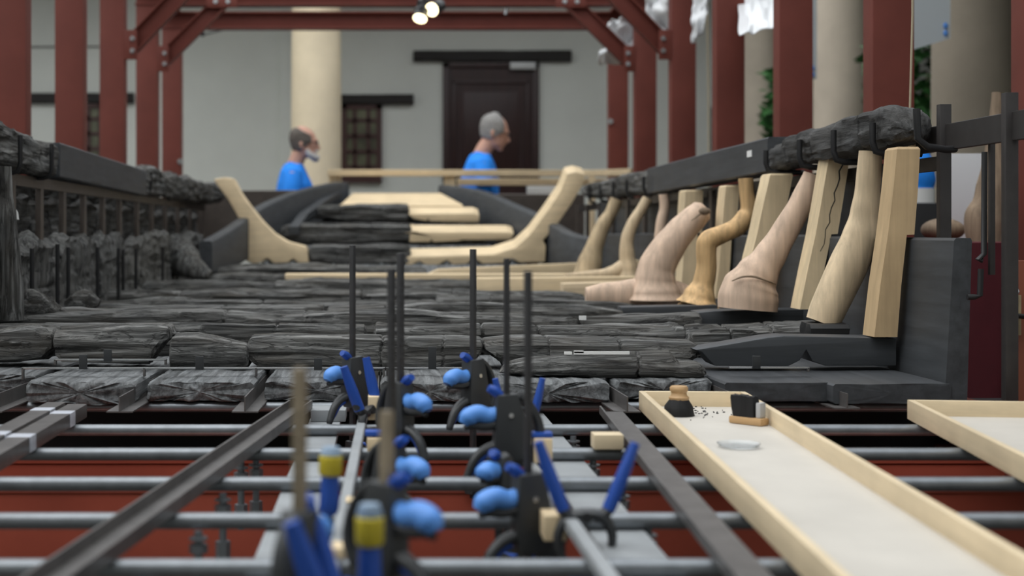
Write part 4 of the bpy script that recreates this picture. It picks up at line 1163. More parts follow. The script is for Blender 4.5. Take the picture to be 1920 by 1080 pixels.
# two steel tubes with tape at the left edge
for dx, l, yy in ((0, 'left', 1), (.052, 'right', 0)):
    x0 = -.695 + dx
    root = empty('steel_tube', (x0, 2.4, PZ + PR), '%s of two square steel tubes wrapped with pale tape at the left edge' % l, 'steel tube', 'taped steel tubes')
    m = MB()
    part(MB().bx(x0 - .02, x0 + .02, 1.75, 3.00 - dx * .6, PZ + PR, PZ + PR + .028, .002), 'tube', 'angle_steel', root)
    for Y in (2.86 - dx, 2.52 - dx * .6): part(MB().bx(x0 - .0212, x0 + .0212, Y, Y + .045, PZ + PR - .0003, PZ + PR + .0288, .002), 'tape', plain('pale_blue_tape%d%d' % (yy, int(Y * 100)), (.45, .47, .52), .4), root, label='pale grey tape band')
    if yy:
        mk = MB(); r9 = random.Random(4)
        for k in range(9): 
            Y = 2.40 + k * .016
            mk.bx(x0 - .012 + r9.uniform(0, .006), x0 + .006 + r9.uniform(0, .006), Y, Y + .006, PZ + PR + .028, PZ + PR + .0285)
        part(mk, 'chalk_marking', 'yellow', root, label='yellow crayon scrawl')

# ------------------------------------------------------------------ bar clamps
def bar_clamp(x, Y, ztop, zbody, lab, sg=1, s=1.0, mat='clamp_bar', zlow=.50, rz=0.0, grp='blue-handled bar clamps'):
    """sg=1: jaw to +x, pistol grip to -x; zbody = middle of the sliding body"""
    root = empty('bar_clamp', (x, Y, zlow), lab, 'clamp', grp, rz)
    zb = zbody - zlow
    def P(a, c): return Vector((sg * a * s, 0, zb + c * s))
    def fr(a, b_, c): return Vector((sg * a * s, c, zb + b_ * s))
    bw = .0062 if mat == 'brass_bar' else .0042
    m = MB().bx(-bw, bw, -.0055, .0055, -.02, ztop - zlow, .001)
    for i in range(int((ztop - zlow - .03) / .012)): m.bx(bw - .0004, bw + .0006, -.0045, .0045, i * .012, i * .012 + .004)
    part(m, 'bar', mat, root, True)
    m = MB().prism([(-.018, .052), (.016, .055), (.024, .030), (.030, 0), (.036, -.030), (.034, -.046), (.014, -.056), (-.014, -.056), (-.022, -.03), (-.020, .02)], .030, fr, .004)
    m.tube([P(.020, .05), P(.038, .034), P(.052, .006), P(.054, -.022), P(.044, -.046)], [.006, .007, .008, .009, .009], 10, True, 1.3, smooth=4)
    part(m, 'sliding_body', 'black_plastic', root, True)
    m = MB().tube([P(-.014, .022), P(-.030, .018), P(-.048, .022), P(-.063, .016), P(-.071, .006)], [.0115, .0130, .0142, .0148, .009], 14, True, 1.0, smooth=5)
    part(m, 'grip', 'sky_blue', root, True)
    m = MB().tube([P(-.012, .006), P(-.035, .002), P(-.058, .003), P(-.070, -.002)], [.010, .0085, .007, .004], 10, True, 1.2, smooth=4); part(m, 'grip_spine', 'black_plastic', root, True)
    m = MB().tube([P(-.012, -.030), P(-.034, -.036), P(-.052, -.052), P(-.064, -.078), P(-.066, -.086)], [.010, .008, .0075, .0065, .005], 12, True, 1.2, smooth=5)
    tr = part(m, 'trigger', 'black_plastic', root, True)
    m = MB().tube([P(-.024, -.041), P(-.040, -.048), P(-.052, -.064), P(-.058, -.078)], [.006, .0065, .006, .003], 10, True, 1.0, smooth=4); part(m, 'trigger_pad', 'blue', tr, True)
    m = MB().tube([P(-.010, .050), P(-.020, .058), P(-.030, .063)], [.007, .008, .006], 10, True, 1.2, smooth=3); part(m, 'release_lever', 'blue', root, True)
    m = MB().bx(min(sg * .012, sg * .052) * s, max(sg * .012, sg * .052) * s, -.010, .010, zb - .064 * s, zb - .046 * s, .004); part(m, 'upper_jaw', 'black_plastic', root, True)
    m = MB().bx(min(sg * .030, sg * .056) * s, max(sg * .030, sg * .056) * s, -.012, .012, zb - .072 * s, zb - .063 * s, .003); part(m, 'jaw_pad', 'blue', root, True)
    m = MB().prism([(-.014, -.012), (.05, -.008), (.054, .012), (.030, .016), (.010, .030), (-.012, .030)], .022, lambda a, b_, c: Vector((sg * a * s, c, b_ * s)), .003); part(m, 'fixed_jaw', 'black_plastic', root, True)
    m = MB().bx(min(sg * .030, sg * .054) * s, max(sg * .030, sg * .054) * s, -.012, .012, .012 * s, .022 * s, .003); part(m, 'jaw_pad', 'blue', root, True)
    m = MB().tube([Vector((sg * .004, -.0155, zb + .02 * s)), Vector((sg * .004, -.018, zb + .02 * s))], .004, 10); part(m, 'rivet', 'bright_steel', root, True)
    return root
def cl(px, ytop, ymid, Y, lab, sg=1, s=1.0, mat='clamp_bar', zlow=.5, rz=0.0):
    return bar_clamp(xat(px, Y), Y, zat(ytop, Y), zat(ymid, Y), lab, sg, s, mat, zlow, rz)
cl(661, 460, 715, 2.92, 'rearmost left bar clamp, its bar tip before the charred bow frame', 1, .95, zlow=.54, rz=.75)
cl(751, 475, 770, 2.45, 'bar clamp with its light blue grip pointing right, tallest bar left of centre', -1, .95, zlow=.50, rz=-.85)
cl(734, 504, 893, 2.10, 'blurred bar clamp with grip pointing right, between two others in the left row', -1, .92, zlow=.46, rz=-.75)
cl(725, 770, 990, 1.50, 'nearest bar clamp of the left row with a yellowish bar and right-pointing grip', -1, .92, 'brass_bar', zlow=.42, rz=-.7)
cl(562, 690, 1040, 1.36, 'near blurred clamp with a thin yellowish bar at lower left', 1, .8, 'brass_bar', zlow=.44, rz=-1.9)
cl(887, 467, 722, 2.76, 'rearmost bar clamp of the right row, grip pointing left', 1, .95, zlow=.50, rz=.7)
cl(950, 485, 800, 2.30, 'middle bar clamp of the right row with a light blue grip pointing left', 1, 1.0, zlow=.46, rz=.12)
cl(990, 508, 960, 1.92, 'nearest bar clamp of the right row, its bar reaching up to the labelled log', 1, 1.0, zlow=.44, rz=.3)

def spring_clamp(c, Y, ang, size, lab, rz=0.0, spread=.55, mat='blue'):
    """scissor clamp standing with its handles up"""
    root = empty('spring_clamp', (xat(c[0], Y), Y, zat(c[1], Y)), lab, 'clamp', 'blue scissor clamps', rz)
    root.rotation_euler = (Matrix.Rotation(ang, 3, 'Y') @ Matrix.Rotation(rz, 3, 'Z')).to_euler()
    s = size
    for sg in (-1, 1):
        m = MB().tube([(sg * .012 * s, sg * .004, -.004 * s), (sg * .034 * s, sg * .004, .010 * s), (sg * (.034 + spread * .030) * s, sg * .004, .045 * s)], [.008 * s, .009 * s, .007 * s], 10, True, 1.3, smooth=4)
        m.tube([(sg * -.008 * s, sg * .003, .004 * s), (sg * .022 * s, sg * .003, .0), (sg * .038 * s, sg * .003, -.022 * s), (sg * .036 * s, sg * .003, -.050 * s), (sg * .014 * s, sg * .003, -.085 * s)], [.007 * s, .009 * s, .007 * s, .006 * s, .004 * s], 10, True, 1.3, smooth=4)
        a_ = part(m, 'clamp_arm', 'black_plastic', root, True)
        m = MB().tube([(sg * .033 * s, sg * .004, .010 * s), (sg * (.034 + spread * .036) * s, sg * .004, .050 * s), (sg * (.034 + spread * .085) * s, sg * .004, .105 * s)], [.0100 * s, .0100 * s, .0070 * s], 12, True, 1.25, smooth=4)
        part(m, 'handle_grip', mat, a_, True)
        m = MB().ball((sg * .012 * s, sg * .003, -.088 * s), .011 * s, .010 * s, .009 * s, 10); part(m, 'jaw_tip', 'blue', a_, True)
    m = MB().tube([(0, -.012, 0), (0, .012, 0)], .008 * s, 12); part(m, 'pivot', 'black_rubber', root, True)
    return root
spring_clamp((1098, 968), 1.86, 0.02, .92, 'open blue scissor clamp standing right of the nearest clamp row', 0, .42)
spring_clamp((973, 795), 2.62, 0.0, .80, 'blue scissor clamp behind the middle right bar clamp, handles spread', 0, .25)
spring_clamp((692, 770), 2.80, -.28, .95, 'blue scissor clamp gripping the block beside the rearmost left clamp', .9, .1)
spring_clamp((624, 1150), 1.33, -.32, .95, 'large blurred blue scissor clamp at the bottom left foreground', 1.35, .1)
# yellow-banded driver handles
def banded(px, ya, yb_, Y, lab, tilt=0.0):
    a = at(px, yb_, Y); b_ = at(px + tilt, ya, Y); d = b_ - a; L = d.length
    root = empty('banded_handle', a, lab, 'clamp handle', 'yellow banded handles')
    part(MB().tube([a, a + d * .15, a + d * .6], [.009, .0125, .011], 14, smooth=3), 'handle', 'blue', root)
    part(MB().tube([a + d * .58, a + d * .62, a + d * .86, a + d * .88], [.012, .0145, .0145, .012], 16), 'band', 'yellow', root, label='yellow band')
    part(MB().tube([a + d * .86, a + d * .90, a + d], [.012, .0135, .010], 14), 'cap', plain('pale_blue_cap_%d' % px, (.25, .34, .45), .5), root, label='pale blue cap')
    part(MB().tube([a - d * .45, a + d * .05], .005, 8), 'shank', 'black_plastic', root)
banded(617, 838, 965, 1.75, 'blue handle with a short yellow band before the left grey batten', 4)
banded(693, 945, 1130, 1.42, 'blue handle with a long yellow band at the bottom edge, beside the yellowish bar')

# wood blocks under the jaws
def block(x0, x1, y0, y1, Y, dep, lab, mat='wood_z', base=None):
    zb = base if base is not None else zat(y1, Y)
    m = MB().bx(xat(x0, Y), xat(x1, Y), Y, Y + dep, zb, zat(y0, Y), .0015); return single(m, 'wood_block', mat, lab, 'block')
ZR = PZ + PR + .0165
block(690, 711, 744, 800, 2.80, .05, 'small pale block under the jaw of the rearmost left clamp', base=ZR)
block(688, 724, 822, 900, 2.40, .05, 'pale block under the second left clamp, with a blue pad on top', base=ZR)
block(1002, 1036, 823, 895, 2.28, .045, 'tall pale block left of the scissor clamp, blue pad on top', base=ZR)
block(1020, 1062, 1015, 1055, 1.86, .05, 'low pale block beside the jaw of the nearest right clamp', base=ZR)
block(648, 680, 940, 1000, 1.95, .04, 'whitish block in the left clamp row, half hidden by the yellowish bar', base=ZR)
block(622, 655, 1028, 1075, 1.62, .04, 'whitish block at the bottom edge between blue clamp handles', base=ZR)
block(572, 598, 1040, 1090, 1.45, .03, 'cream block at the bottom edge beside the blurred scissor clamp', base=PZ + PR)
m = MB().bx(xat(1112, 2.545), xat(1167, 2.545), 2.53, 2.575, PZ + PR, PZ + PR + .026, .0015); single(m, 'wood_block', 'ply_x', 'little pale wood block resting on a pipe beside the right angle bar', 'block')
for px, py, Y, l in ((703, 815, 2.40, 'on the second left block'), (1018, 818, 2.28, 'on the tall block by the scissor clamp')):
    m = MB().box((xat(px, Y), Y + .022, zat(py, Y) + .000), (.034, .03, .009), .003); single(m, 'clamp_pad', 'blue', 'bright blue clamp pad lying ' + l, 'pad')
cl(936, 858, 895, 2.12, 'short low clamp half hidden behind the middle right bar clamp', 1, .62, zlow=.50, rz=.9)

# ------------------------------------------------------------------ trays
def tray(c, ang, w, L, h, lab):
    """c: far left bottom corner; runs towards the viewer"""
    root = empty('wooden_tray', (c[0], c[1], PZ + PR + .0003), lab, 'tray', 'shallow wooden trays', ang)
    t = .012
    part(MB().bx(t, w - t, -L + t, -t, .001, .008), 'tray_floor', 'tray_floor', root, True, label='dusty white tray floor')
    part(MB().bx(0, t, -L, 0, 0, h, .001), 'side_wall', 'ply_y', root, True)
    part(MB().bx(w - t, w, -L, 0, 0, h, .001), 'side_wall', 'ply_y', root, True)
    part(MB().bx(t, w - t, -t, 0, 0, h, .001), 'end_wall', 'ply_x', root, True)
    part(MB().bx(t, w - t, -L, -L + t, 0, h, .001), 'end_wall', 'ply_x', root, True)
    return root
tray((xat(1198, 3.10), 3.10), -math.radians(3.2), .229, 1.95, .040, 'long narrow wooden tray with brushes in it, running to the lower right corner')
tray((xat(1701, 2.94), 2.94), -math.radians(7), .34, 1.2, .040, 'wooden tray cut off by the right photo edge, empty')
TF = PZ + PR + .0085
# round dusting brush
def round_brush():
    x, Y = xat(1273, 2.93), 2.93
    root = empty('dust_brush', (x, Y, TF), 'round black dusting brush with a pale wood knob standing in the long tray', 'brush')
    m = MB().lathe((x, Y, TF), [(.030, .0), (.031, .004), (.028, .020), (.019, .034)], 28)
    m.v = [p + Vector((.004 * noise.noise(p * 160), .004 * noise.noise(p * 170), 0)) for p in m.v]
    part(m, 'bristles', 'bristle', root)
    part(MB().lathe((x, Y, TF), [(.020, .033), (.021, .038), (.0165, .042), (.0155, .047), (.0185, .052), (.0185, .058), (.016, .061)], 28), 'knob', 'brush_wood', root)
round_brush()
def block_brush():
    Y = 2.80
    x = xat(1404, Y)
    root = empty('hand_brush', (x, Y, TF), 'hand brush with black bristles up, on a varnished wooden block in the long tray', 'brush', rz=-.85)
    part(MB().box((0, 0, .0075), (.075, .030, .015), .004), 'brush_back', 'brush_wood', root, True)
    m = MB(); rings = []
    for z, w, sh in ((.014, .052, -.006), (.03, .054, -.008), (.05, .056, -.010), (.056, .052, -.011)):
        rings.append([Vector((a + sh + .001 * noise.noise(Vector((a * 300, c * 300, z * 90))), c, z + (.003 * noise.noise(Vector((a * 200, c * 200, 1))) if z > .05 else 0))) for (a, c, na, nc) in rrect(w, .024, .006, (3, 10, 4))])
    m.loft(rings); part(m, 'bristles', 'bristle', root, True)
    part(MB().bx(.022, .033, -.010, .010, .015, .045, .003), 'clip', plain('grey_clip', (.42, .42, .42), .5), root, True)
block_brush()
# clear plastic dish and its stem
m = MB().lathe((xat(1385, 2.5), 2.5, TF), [(.020, 0), (.034, .002), (.038, .008), (.036, .0085), (.032, .004), (.001, .003)], 28)
single(m, 'plastic_dish', 'clear', 'clear plastic dish lying on the tray floor in front of the brushes', 'dish')
m = MB(); r5 = random.Random(5)
for k in range(60):
    x = .585 + r5.gauss(.065, .03); y = 2.98 + r5.gauss(-.0, .04)
    m.ball((x, y, TF + .001), r5.uniform(.0008, .0032), r5.uniform(.0008, .003), .0012, 6)
single(m, 'charcoal_crumbs', 'black_rubber', 'black crumbs scattered on the tray floor between the brushes', 'crumbs', kind='stuff')
# ================================================================== people
def remesh(mb, voxel, sm=4, dec=None):
    me = mb.mesh('tmp')
    o = bpy.data.objects.new('tmp', me); COL.objects.link(o)
    md = o.modifiers.new('r', 'REMESH'); md.mode = 'VOXEL'; md.voxel_size = voxel
    s_ = o.modifiers.new('s', 'SMOOTH'); s_.iterations = sm; s_.factor = .5
    dg = bpy.context.evaluated_depsgraph_get()
    out = bpy.data.meshes.new_from_object(o.evaluated_get(dg))
    bpy.data.objects.remove(o); bpy.data.meshes.remove(me)
    for p in out.polygons: p.use_smooth = True
    return out
def mpart(me, name, mat, parent):
    me.name = name; me.materials.clear(); me.materials.append(M[mat])
    o = bpy.data.objects.new(name, me); COL.objects.link(o); o.parent = parent
    return o
def loft_ell(m, secs, n=20):
    """secs: (centre, rx, ry) horizontal ellipses"""
    rings = []
    for c, rx, ry in secs:
        rings.append([Vector(c) + Vector((rx * math.cos(2 * math.pi * k / n), ry * math.sin(2 * math.pi * k / n), 0)) for k in range(n)])
    return m.loft(rings)
def person(lab, x, Y, top, hair, beard, nod, lean, glasses, arm_fwd, hair_top=.186):
    """faces +x; standing; local z up from the ground"""
    H = top; k = H / 1.78
    root = empty('person', (x, Y, 0), lab, 'person')
    V = lambda a, b_, c: Vector((a * k, b_ * k, c * k))
    lx = lean    # forward shift of the shoulders
    m = MB()
    # legs and feet
    for sg, st in ((1, .10), (-1, -.08)):
        m.tube([V(0, sg * .095, .90), V(st * .3 + .02, sg * .10, .70), V(st * .6 + .03, sg * .10, .49), V(st * .85, sg * .10, .28), V(st, sg * .10, .07)], [.088 * k, .080 * k, .055 * k, .052 * k, .036 * k], 16, smooth=4)
        m.tube([V(st - .05, sg * .10, .045), V(st + .06, sg * .105, .04), V(st + .16, sg * .11, .028)], [.040 * k, .040 * k, .026 * k], 12, smooth=3)
    loft_ell(m, [(V(0, 0, .84), .09 * k, .13 * k), (V(0, 0, .93), .125 * k, .175 * k), (V(.01, 0, 1.04), .125 * k, .16 * k), (V(lx * .5 + .01, 0, 1.20), .13 * k, .165 * k), (V(lx * .8, 0, 1.34), .12 * k, .185 * k), (V(lx - .015, 0, 1.44), .085 * k, .165 * k), (V(lx - .01, 0, 1.49), .06 * k, .09 * k)])
    hx = lx + .055 + nod * .05
    m.tube([V(lx - .02, 0, 1.44), V(lx + .005, 0, 1.51), V(hx - .02, 0, 1.58)], [.066 * k, .058 * k, .056 * k], 16, smooth=3)
    # head, sculpted in profile; nodding turns it about the neck
    ca, sa = math.cos(nod), math.sin(nod)
    hc = V(hx, 0, 1.60)
    def Hd(a, b_, c):     # head-local: a forward, c up
        return hc + Vector((a * ca + c * sa, b_, -a * sa + c * ca)) * k
    secs = [(-.062, .0, .030, .030), (-.050, .018, .060, .048), (-.030, .022, .075, .060), (0, .012, .088, .068), (.035, .004, .095, .074), (.075, -.002, .099, .077), (.110, -.006, .094, .074), (.140, -.010, .078, .062), (.165, -.014, .048, .040), (.178, -.016, .016, .014)]
    rings = []
    for z, cx, rx, ry in secs:
        rings.append([Hd(cx + rx * math.cos(2 * math.pi * j / 20), ry * math.sin(2 * math.pi * j / 20), z) for j in range(20)])
    m.loft(rings)
    m.tube([Hd(.092, 0, .062), Hd(.106, 0, .040), Hd(.116, 0, .020), Hd(.098, 0, .008)], [.009 * k, .012 * k, .015 * k, .010 * k], 10, smooth=3)   # nose
    m.tube([Hd(.086, -.045, .075), Hd(.097, 0, .078), Hd(.086, .045, .075)], [.008 * k, .011 * k, .008 * k], 8, smooth=3)                                # brow
    m.tube([Hd(.086, -.022, -.016), Hd(.099, 0, -.014), Hd(.086, .022, -.016)], [.007 * k, .009 * k, .007 * k], 8, smooth=3)                               # lips
    m.tube([Hd(.06, -.02, -.055), Hd(.082, 0, -.052), Hd(.06, .02, -.055)], [.014 * k, .017 * k, .014 * k], 8, smooth=3)                               # chin
    for sg in (-1, 1):
        m.tube([Hd(-.004, sg * .074, .056), Hd(-.014, sg * .086, .040), Hd(-.006, sg * .083, .014), Hd(.004, sg * .075, .002)], [.010 * k, .013 * k, .010 * k, .007 * k], 8, smooth=3)
    # arms, hands with fingers
    AR = []
    for sg in (-1, 1):
        f_ = arm_fwd if sg < 0 else arm_fwd * .6
        sh = V(lx - .01, sg * .185, 1.42); el = V(lx - .03 + f_ * .35, sg * .235, 1.14); wr = V(lx + .02 + f_ * 1.5, sg * .215, .93 + f_ * .5)
        AR.append((sh, el, wr))
        m.tube([sh, sh.lerp(el, .4), el, el.lerp(wr, .35), wr], [.052 * k, .050 * k, .040 * k, .042 * k, .027 * k], 14, smooth=4)
        d = (wr - el).normalized(); side = Vector((0, sg, 0)); fwd = side.cross(d) * sg
        pm = wr + d * .085 * k
        m.tube([wr - d * .01, wr + d * .045 * k, pm], [.027 * k, .036 * k, .030 * k], 12, True, .62, smooth=3)
        for q in range(4):
            o_ = fwd * (-.024 + .016 * q) * k
            ln = (.075, .085, .080, .062)[q] * k
            b0 = pm - d * .01 + o_
            m.tube([b0, b0 + d * ln * .5, b0 + d * ln * .85 - side * .016, b0 + d * ln - side * .03], [.0095 * k, .009 * k, .0085 * k, .007 * k], 8, smooth=2)
        m.tube([wr + d * .02 - fwd * .028 * k, wr + d * .06 - fwd * .050 * k - side * .012, wr + d * .10 - fwd * .055 * k - side * .02], [.012 * k, .011 * k, .008 * k], 8, smooth=2)
    mpart(remesh(m, .0062, 3), 'body', 'skin', root)
    # shirt
    m = MB()
    loft_ell(m, [(V(.005, 0, .90), .140 * k, .19 * k), (V(.01, 0, 1.04), .142 * k, .178 * k), (V(lx * .5 + .01, 0, 1.20), .145 * k, .182 * k), (V(lx * .8, 0, 1.34), .134 * k, .20 * k), (V(lx - .015, 0, 1.44), .098 * k, .178 * k), (V(lx - .012, 0, 1.495), .070 * k, .085 * k)])
    for sh, el, wr in AR:
        m.tube([sh + Vector((0, -.03 if sh.y > 0 else .03, .01)), sh.lerp(el, .35), sh.lerp(el, .80)], [.070 * k, .070 * k, .066 * k], 16, smooth=4)
    mpart(remesh(m, .010, 3), 'shirt', 'shirt', root)
    m = MB().tube([V(lx - .055, 0, 1.485), V(lx - .035, .058, 1.495), V(lx + .04, .045, 1.47), V(lx + .06, 0, 1.455), V(lx + .04, -.045, 1.47), V(lx - .035, -.058, 1.495), V(lx - .055, 0, 1.485)], .014 * k, 8, smooth=3)
    part(m, 'collar', 'shirt', root, True)
    # pale print on the back
    m = MB().prism([(-.07, -.09), (.07, -.09), (.07, .09), (-.07, .09)], .004, lambda a, b_, c: V(lx * .65 - .138 + c + .012 * (b_ * 8) ** 2 * .2, a, 1.22 + b_))
    part(m, 'back_print', 'white', root, True, label='whitish print on the shirt back')
    # trousers, shoes
    m = MB()
    loft_ell(m, [(V(0, 0, .84), .12 * k, .16 * k), (V(0, 0, .97), .134 * k, .182 * k)])
    for sg, st in ((1, .10), (-1, -.08)):
        m.tube([V(0, sg * .095, .90), V(st * .3 + .02, sg * .10, .70), V(st * .6 + .03, sg * .10, .49), V(st * .85, sg * .10, .28), V(st, sg * .10, .06)], [.105 * k, .098 * k, .078 * k, .074 * k, .068 * k], 16, smooth=4)
    mpart(remesh(m, .012, 2), 'trousers', 'trousers', root)
    for sg, st in ((1, .10), (-1, -.08)):
        m = MB().tube([V(st - .085, sg * .10, .046), V(st - .05, sg * .10, .048), V(st + .06, sg * .105, .045), V(st + .15, sg * .11, .038), V(st + .19, sg * .11, .032)], [.034 * k, .046 * k, .045 * k, .040 * k, .020 * k], 14, True, .9, smooth=3)
        part(m, 'shoe', 'black_rubber', root, True)
    # hair: cap over the skull, open at the face
    def cap(f, mat, name, seed):
        m = MB(); rings = []; N = 28
        vs = []; fs = []
        nz = 16
        for i in range(nz + 1):
            ring = []
            for j in range(N + 1):
                a = math.pi * (.30 + 1.40 * j / N) if f else 0
                t = i / nz
                lo = -.015 + .075 * max(0, math.cos(a) + .35) ** 1.0
                z = lo + (hair_top - .05 * max(0, math.cos(a) + .45) * (hair_top < .18) - lo) * t
                zz = max(0, min(1, (z + .06) / .25))
                # skull radius at this height
                rx = lerp_list([(q[0], q[2]) for q in secs], z); ry = lerp_list([(q[0], q[3]) for q in secs], z); cx = lerp_list([(q[0], q[1]) for q in secs], z)
                g = .010 + .004 * noise.noise(Vector((a * 4, z * 40, seed)))
                vs.append(Hd(cx + (rx + g) * math.cos(a), (ry + g) * math.sin(a), z + .003))
        for i in range(nz):
            for j in range(N):
                q = i * (N + 1) + j
                fs.append((q, q + 1, q + N + 2, q + N + 1))
        m.add(vs, fs)
        o = part(m, name, mat, root, True, 180)
        md = o.modifiers.new('t', 'SOLIDIFY'); md.thickness = .012; md.offset = -1
    cap(True, hair, 'hair', 3)
    if beard:
        m = MB(); 
        m.tube([Hd(.030, -.066, .0), Hd(.055, -.052, -.035), Hd(.088, -.02, -.052), Hd(.096, 0, -.055), Hd(.088, .02, -.052), Hd(.055, .052, -.035), Hd(.030, .066, .0)], [.014 * k, .024 * k, .029 * k, .033 * k, .029 * k, .024 * k, .014 * k], 10, smooth=4)
        m.tube([Hd(.088, -.032, -.012), Hd(.108, 0, .002), Hd(.088, .032, -.012)], [.007 * k, .009 * k, .007 * k], 8, smooth=3)
        part(m, 'beard', 'beard', root, True)
    if glasses:
        m = MB()
        for sg in (-1, 1):
            c = (.108, sg * .032, .052)
            m.tube([Hd(c[0] + .0, c[1] + .022 * math.cos(2 * math.pi * j / 14), c[2] + .016 * math.sin(2 * math.pi * j / 14)) for j in range(15)], .0022, 6)
            m.tube([Hd(.104, sg * .054, .056), Hd(.05, sg * .082, .056), Hd(-.01, sg * .086, .05)], .0022, 6)
        m.tube([Hd(.110, -.01, .054), Hd(.110, .01, .054)], .002, 6)
        part(m, 'glasses', 'black_plastic', root, True)
    return root
person('bearded man in a bright blue polo shirt and glasses, standing left of the cream column', xat(560, 10.7) - .045, 10.7, zat(236, 10.7), 'hair_brown', True, .06, .02, True, .03, .158)
person('grey-haired clean-shaven man in a bright blue T-shirt looking down before the dark door', xat(893, 10.6) - .03, 10.6, zat(213, 10.6), 'hair_grey', False, .28, .07, True, .10)

# ================================================================== trestle behind the bow
Y = 10.2
t = empty('pale_trestle', (xat(900, Y), Y, 0), 'pale wooden rail frame behind the bow in front of the two men', 'trestle')
for (a, b_, ya, yb_, yy) in ((614, 1190, 318, 330, 10.12),):
    part(MB().timber((xat(a, yy), yy), (xat(b_, yy), yy + .1), zat(yb_, yy), zat(ya, yy), .06, .003, 3, .001, 20, 16, flake=0), 'rail', 'wood_x', t)
part(MB().timber((xat(857, 10.3), 10.3), (xat(1152, 10.3), 10.3), zat(348, 10.3), zat(335, 10.3), .05, .003, 4, .001, 20, 16, flake=0), 'rail', 'wood_x', t)
for px in (621, 633, 838, 848, 1110):
    yy = 10.16
    part(MB().bx(xat(px - 5, yy), xat(px + 6, yy), yy, yy + .05, 0, zat(327, yy), .002), 'post', 'wood_z', t)
part(MB().timber((xat(1075, 10.12), 10.10), (xat(1186, 9.75), 9.75), zat(331, 10), zat(317, 9.8), .05, .002, 5, .001, 10, 16, flake=0), 'rail', 'wood_x', t)  # loose slanting batten, grouped here as a trestle rail
m = MB().bx(xat(990, 10.35), xat(1062, 10.35), 10.42, 10.44, zat(368, 10.35), zat(347, 10.35)); single(m, 'white_board', 'white', 'small white board under the pale rail right of the blue-shirted man', 'board')

# ================================================================== clutter on the right
Y = 4.5
t = empty('cloth_table', (xat(1870, Y), Y, 0), 'table draped with dark red cloth behind the end of the side board', 'table')
zt = zat(455, 4.4)
part(MB().bx(1.72, 2.6, 4.3, 5.4, zt - .03, zt - .004, .002), 'tabletop', 'wood_x', t)
for x_, y_ in ((1.78, 4.36), (2.54, 4.36), (1.78, 5.34), (2.54, 5.34)): part(MB().bx(x_ - .025, x_ + .025, y_ - .025, y_ + .025, 0, zt - .03), 'leg', 'rack_steel', t)
m = MB(); rings = []
N = 96
for z, f_ in ((zt + .001, 0), (zt - .02, .2), (zt - .3, .7), (zt - .6, 1), (.06, 1.1)):
    ring = []
    for j in range(N):
        u = j / N * 4; sd = int(u); v = u - sd
        c = [(1.70, 4.28), (2.62, 4.28), (2.62, 5.42), (1.70, 5.42)]
        a, b_ = c[sd], c[(sd + 1) % 4]
        x_ = a[0] + (b_[0] - a[0]) * v; y_ = a[1] + (b_[1] - a[1]) * v
        w_ = .025 * f_ * math.sin(j * 1.3) + .012 * f_ * math.sin(j * 2.9)
        dx, dy = (x_ - 2.16), (y_ - 4.85)
        L = math.hypot(dx, dy)
        ring.append(Vector((x_ + dx / L * w_, y_ + dy / L * w_, z)))
    rings.append(ring)
m.loft(rings)
single(m, 'tablecloth', 'red_cloth', 'dark red cloth hanging to the floor over the table on the right', 'tablecloth', angle=60)
m = MB().tube([(2.0, 4.75, zt - .002), (2.0, 4.75, zt + .07), (2.02, 4.75, zt + .16), (2.04, 4.76, zt + .32), (2.05, 4.77, zt + .50)], [.060, .066, .048, .030, .016], 18, True, .9, .14, 6, 6)
single(m, 'driftwood_log', 'bark', 'brown weathered log standing on the red table behind the black bars', 'log')
m = MB().bx(1.80, 2.02, 5.15, 5.17, zt, zt + .48, .002)
p0, p1 = at(1780, 288, 5.2), at(1866, 420, 5.2)
m = MB().bx(p0.x, p1.x, 5.19, 5.20, zt, p0.z, .001); single(m, 'white_board', 'plastic_sheet', 'pale white board standing on the red table, seen between the black uprights', 'board')
m = MB().ball((1.92, 4.9, zt + .040), .075, .06, .040, 14); single(m, 'rough_stone', 'bark', 'rough brownish lump on the red table just above the side board end', 'stone')
p = at(1738, 385, 6.4)
m = MB().bx(p.x - .12, p.x + .14, 6.3, 6.7, 0, zat(381, 6.4), .01); single(m, 'black_case', 'black_rubber', 'tall black case standing behind the nearest pale upright', 'case')
zz = zat(381, 6.4)
t = empty('blue_sack', (p.x + .0, 6.5, zz), 'crumpled bright blue sack with a pale base on the tall black case', 'sack')
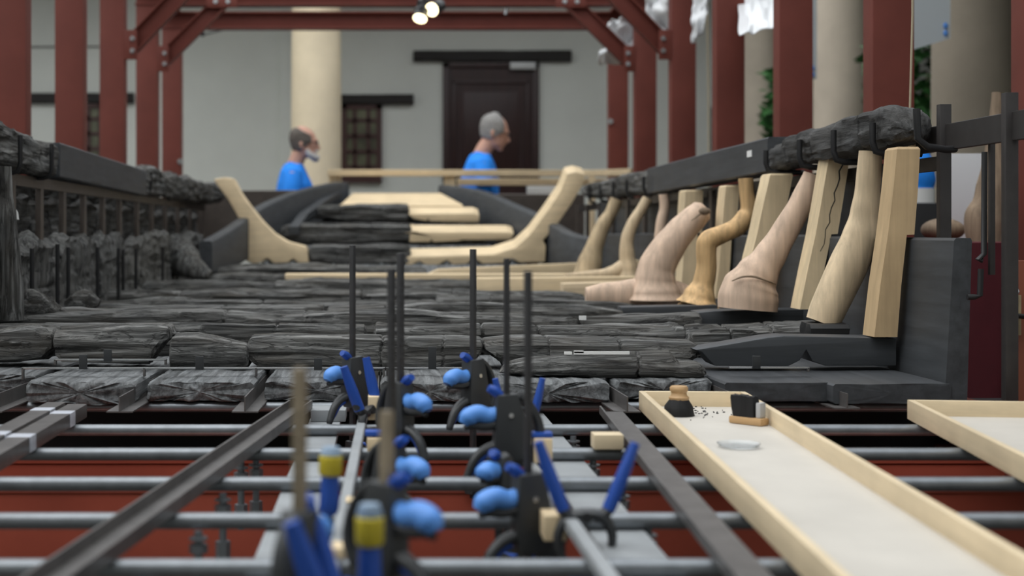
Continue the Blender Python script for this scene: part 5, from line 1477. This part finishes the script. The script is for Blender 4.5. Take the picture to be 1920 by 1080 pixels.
m = MB().tube([(p.x, 6.5, zz + .06), (p.x + .0, 6.5, zz + .12), (p.x + .01, 6.5, zz + .19), (p.x + .02, 6.5, zz + .24)], [.06, .07, .06, .03], 16, True, .8, .25, 4, 4); part(m, 'sack', 'shirt', t)
m = MB().tube([(p.x, 6.5, zz + .0), (p.x, 6.5, zz + .07)], [.075, .07], 16, True, .8, .1, 4); part(m, 'base', 'white', t)
# brown door edge with a brass lock plate at the right edge of the photo
x_ = xat(1897, 3.30)
t = empty('brown_door', (x_ + .2, 3.30, 0), 'red-brown wooden gate leaf with a worn brass lock plate at the right photo edge', 'gate')
part(MB().bx(x_, x_ + .45, 3.30, 3.34, 0.03, .93, .003), 'leaf', 'brown_paint', t)
part(MB().bx(x_, x_ + .018, 3.290, 3.302, zat(628, 3.3), zat(553, 3.3), .001), 'lock_plate', 'brass', t, label='worn brass lock plate')
part(MB().tube([(x_ + .012, 3.295, zat(592, 3.3)), (x_ + .016, 3.25, zat(592, 3.3)), (x_ + .08, 3.245, zat(591, 3.3))], .006, 10), 'handle', 'black_rubber', t)
part(MB().lathe((x_ + .006, 3.286, zat(546, 3.3)), [(.004, -.006), (.006, 0), (.004, .006)], 12), 'screw', 'bright_steel', t)
# rope from the roof to the gunwale end
m = MB().tube([(xat(1712, 3.95), 3.95, 3.0), (xat(1711, 3.95), 3.95, 1.6), (xat(1706, 3.95), 3.95, zat(215, 3.95)), (xat(1704, 3.95), 3.95, 1.02)], .0032, 6)
single(m, 'hemp_rope', 'rope', 'thin hemp rope hanging down to the cracked end of the right gunwale', 'rope')
m = MB().tube([(xat(1322, 8.0), 8.0, 3.0), (xat(1328, 8.0), 8.0, 1.9), (xat(1330, 8.0), 8.0, 1.05)], .006, 6)
single(m, 'hemp_rope', 'rope', 'rope hanging beside a red post, farther back on the right', 'rope')

m = MB().bx(xat(1705, 3.52), xat(1713, 3.52), 3.505, 3.53, zat(278, 3.52), zat(206, 3.52), .001); single(m, 'pale_wedge', 'wood_z', 'thin pale wooden wedge between the gunwale end and the rod hook', 'wedge')
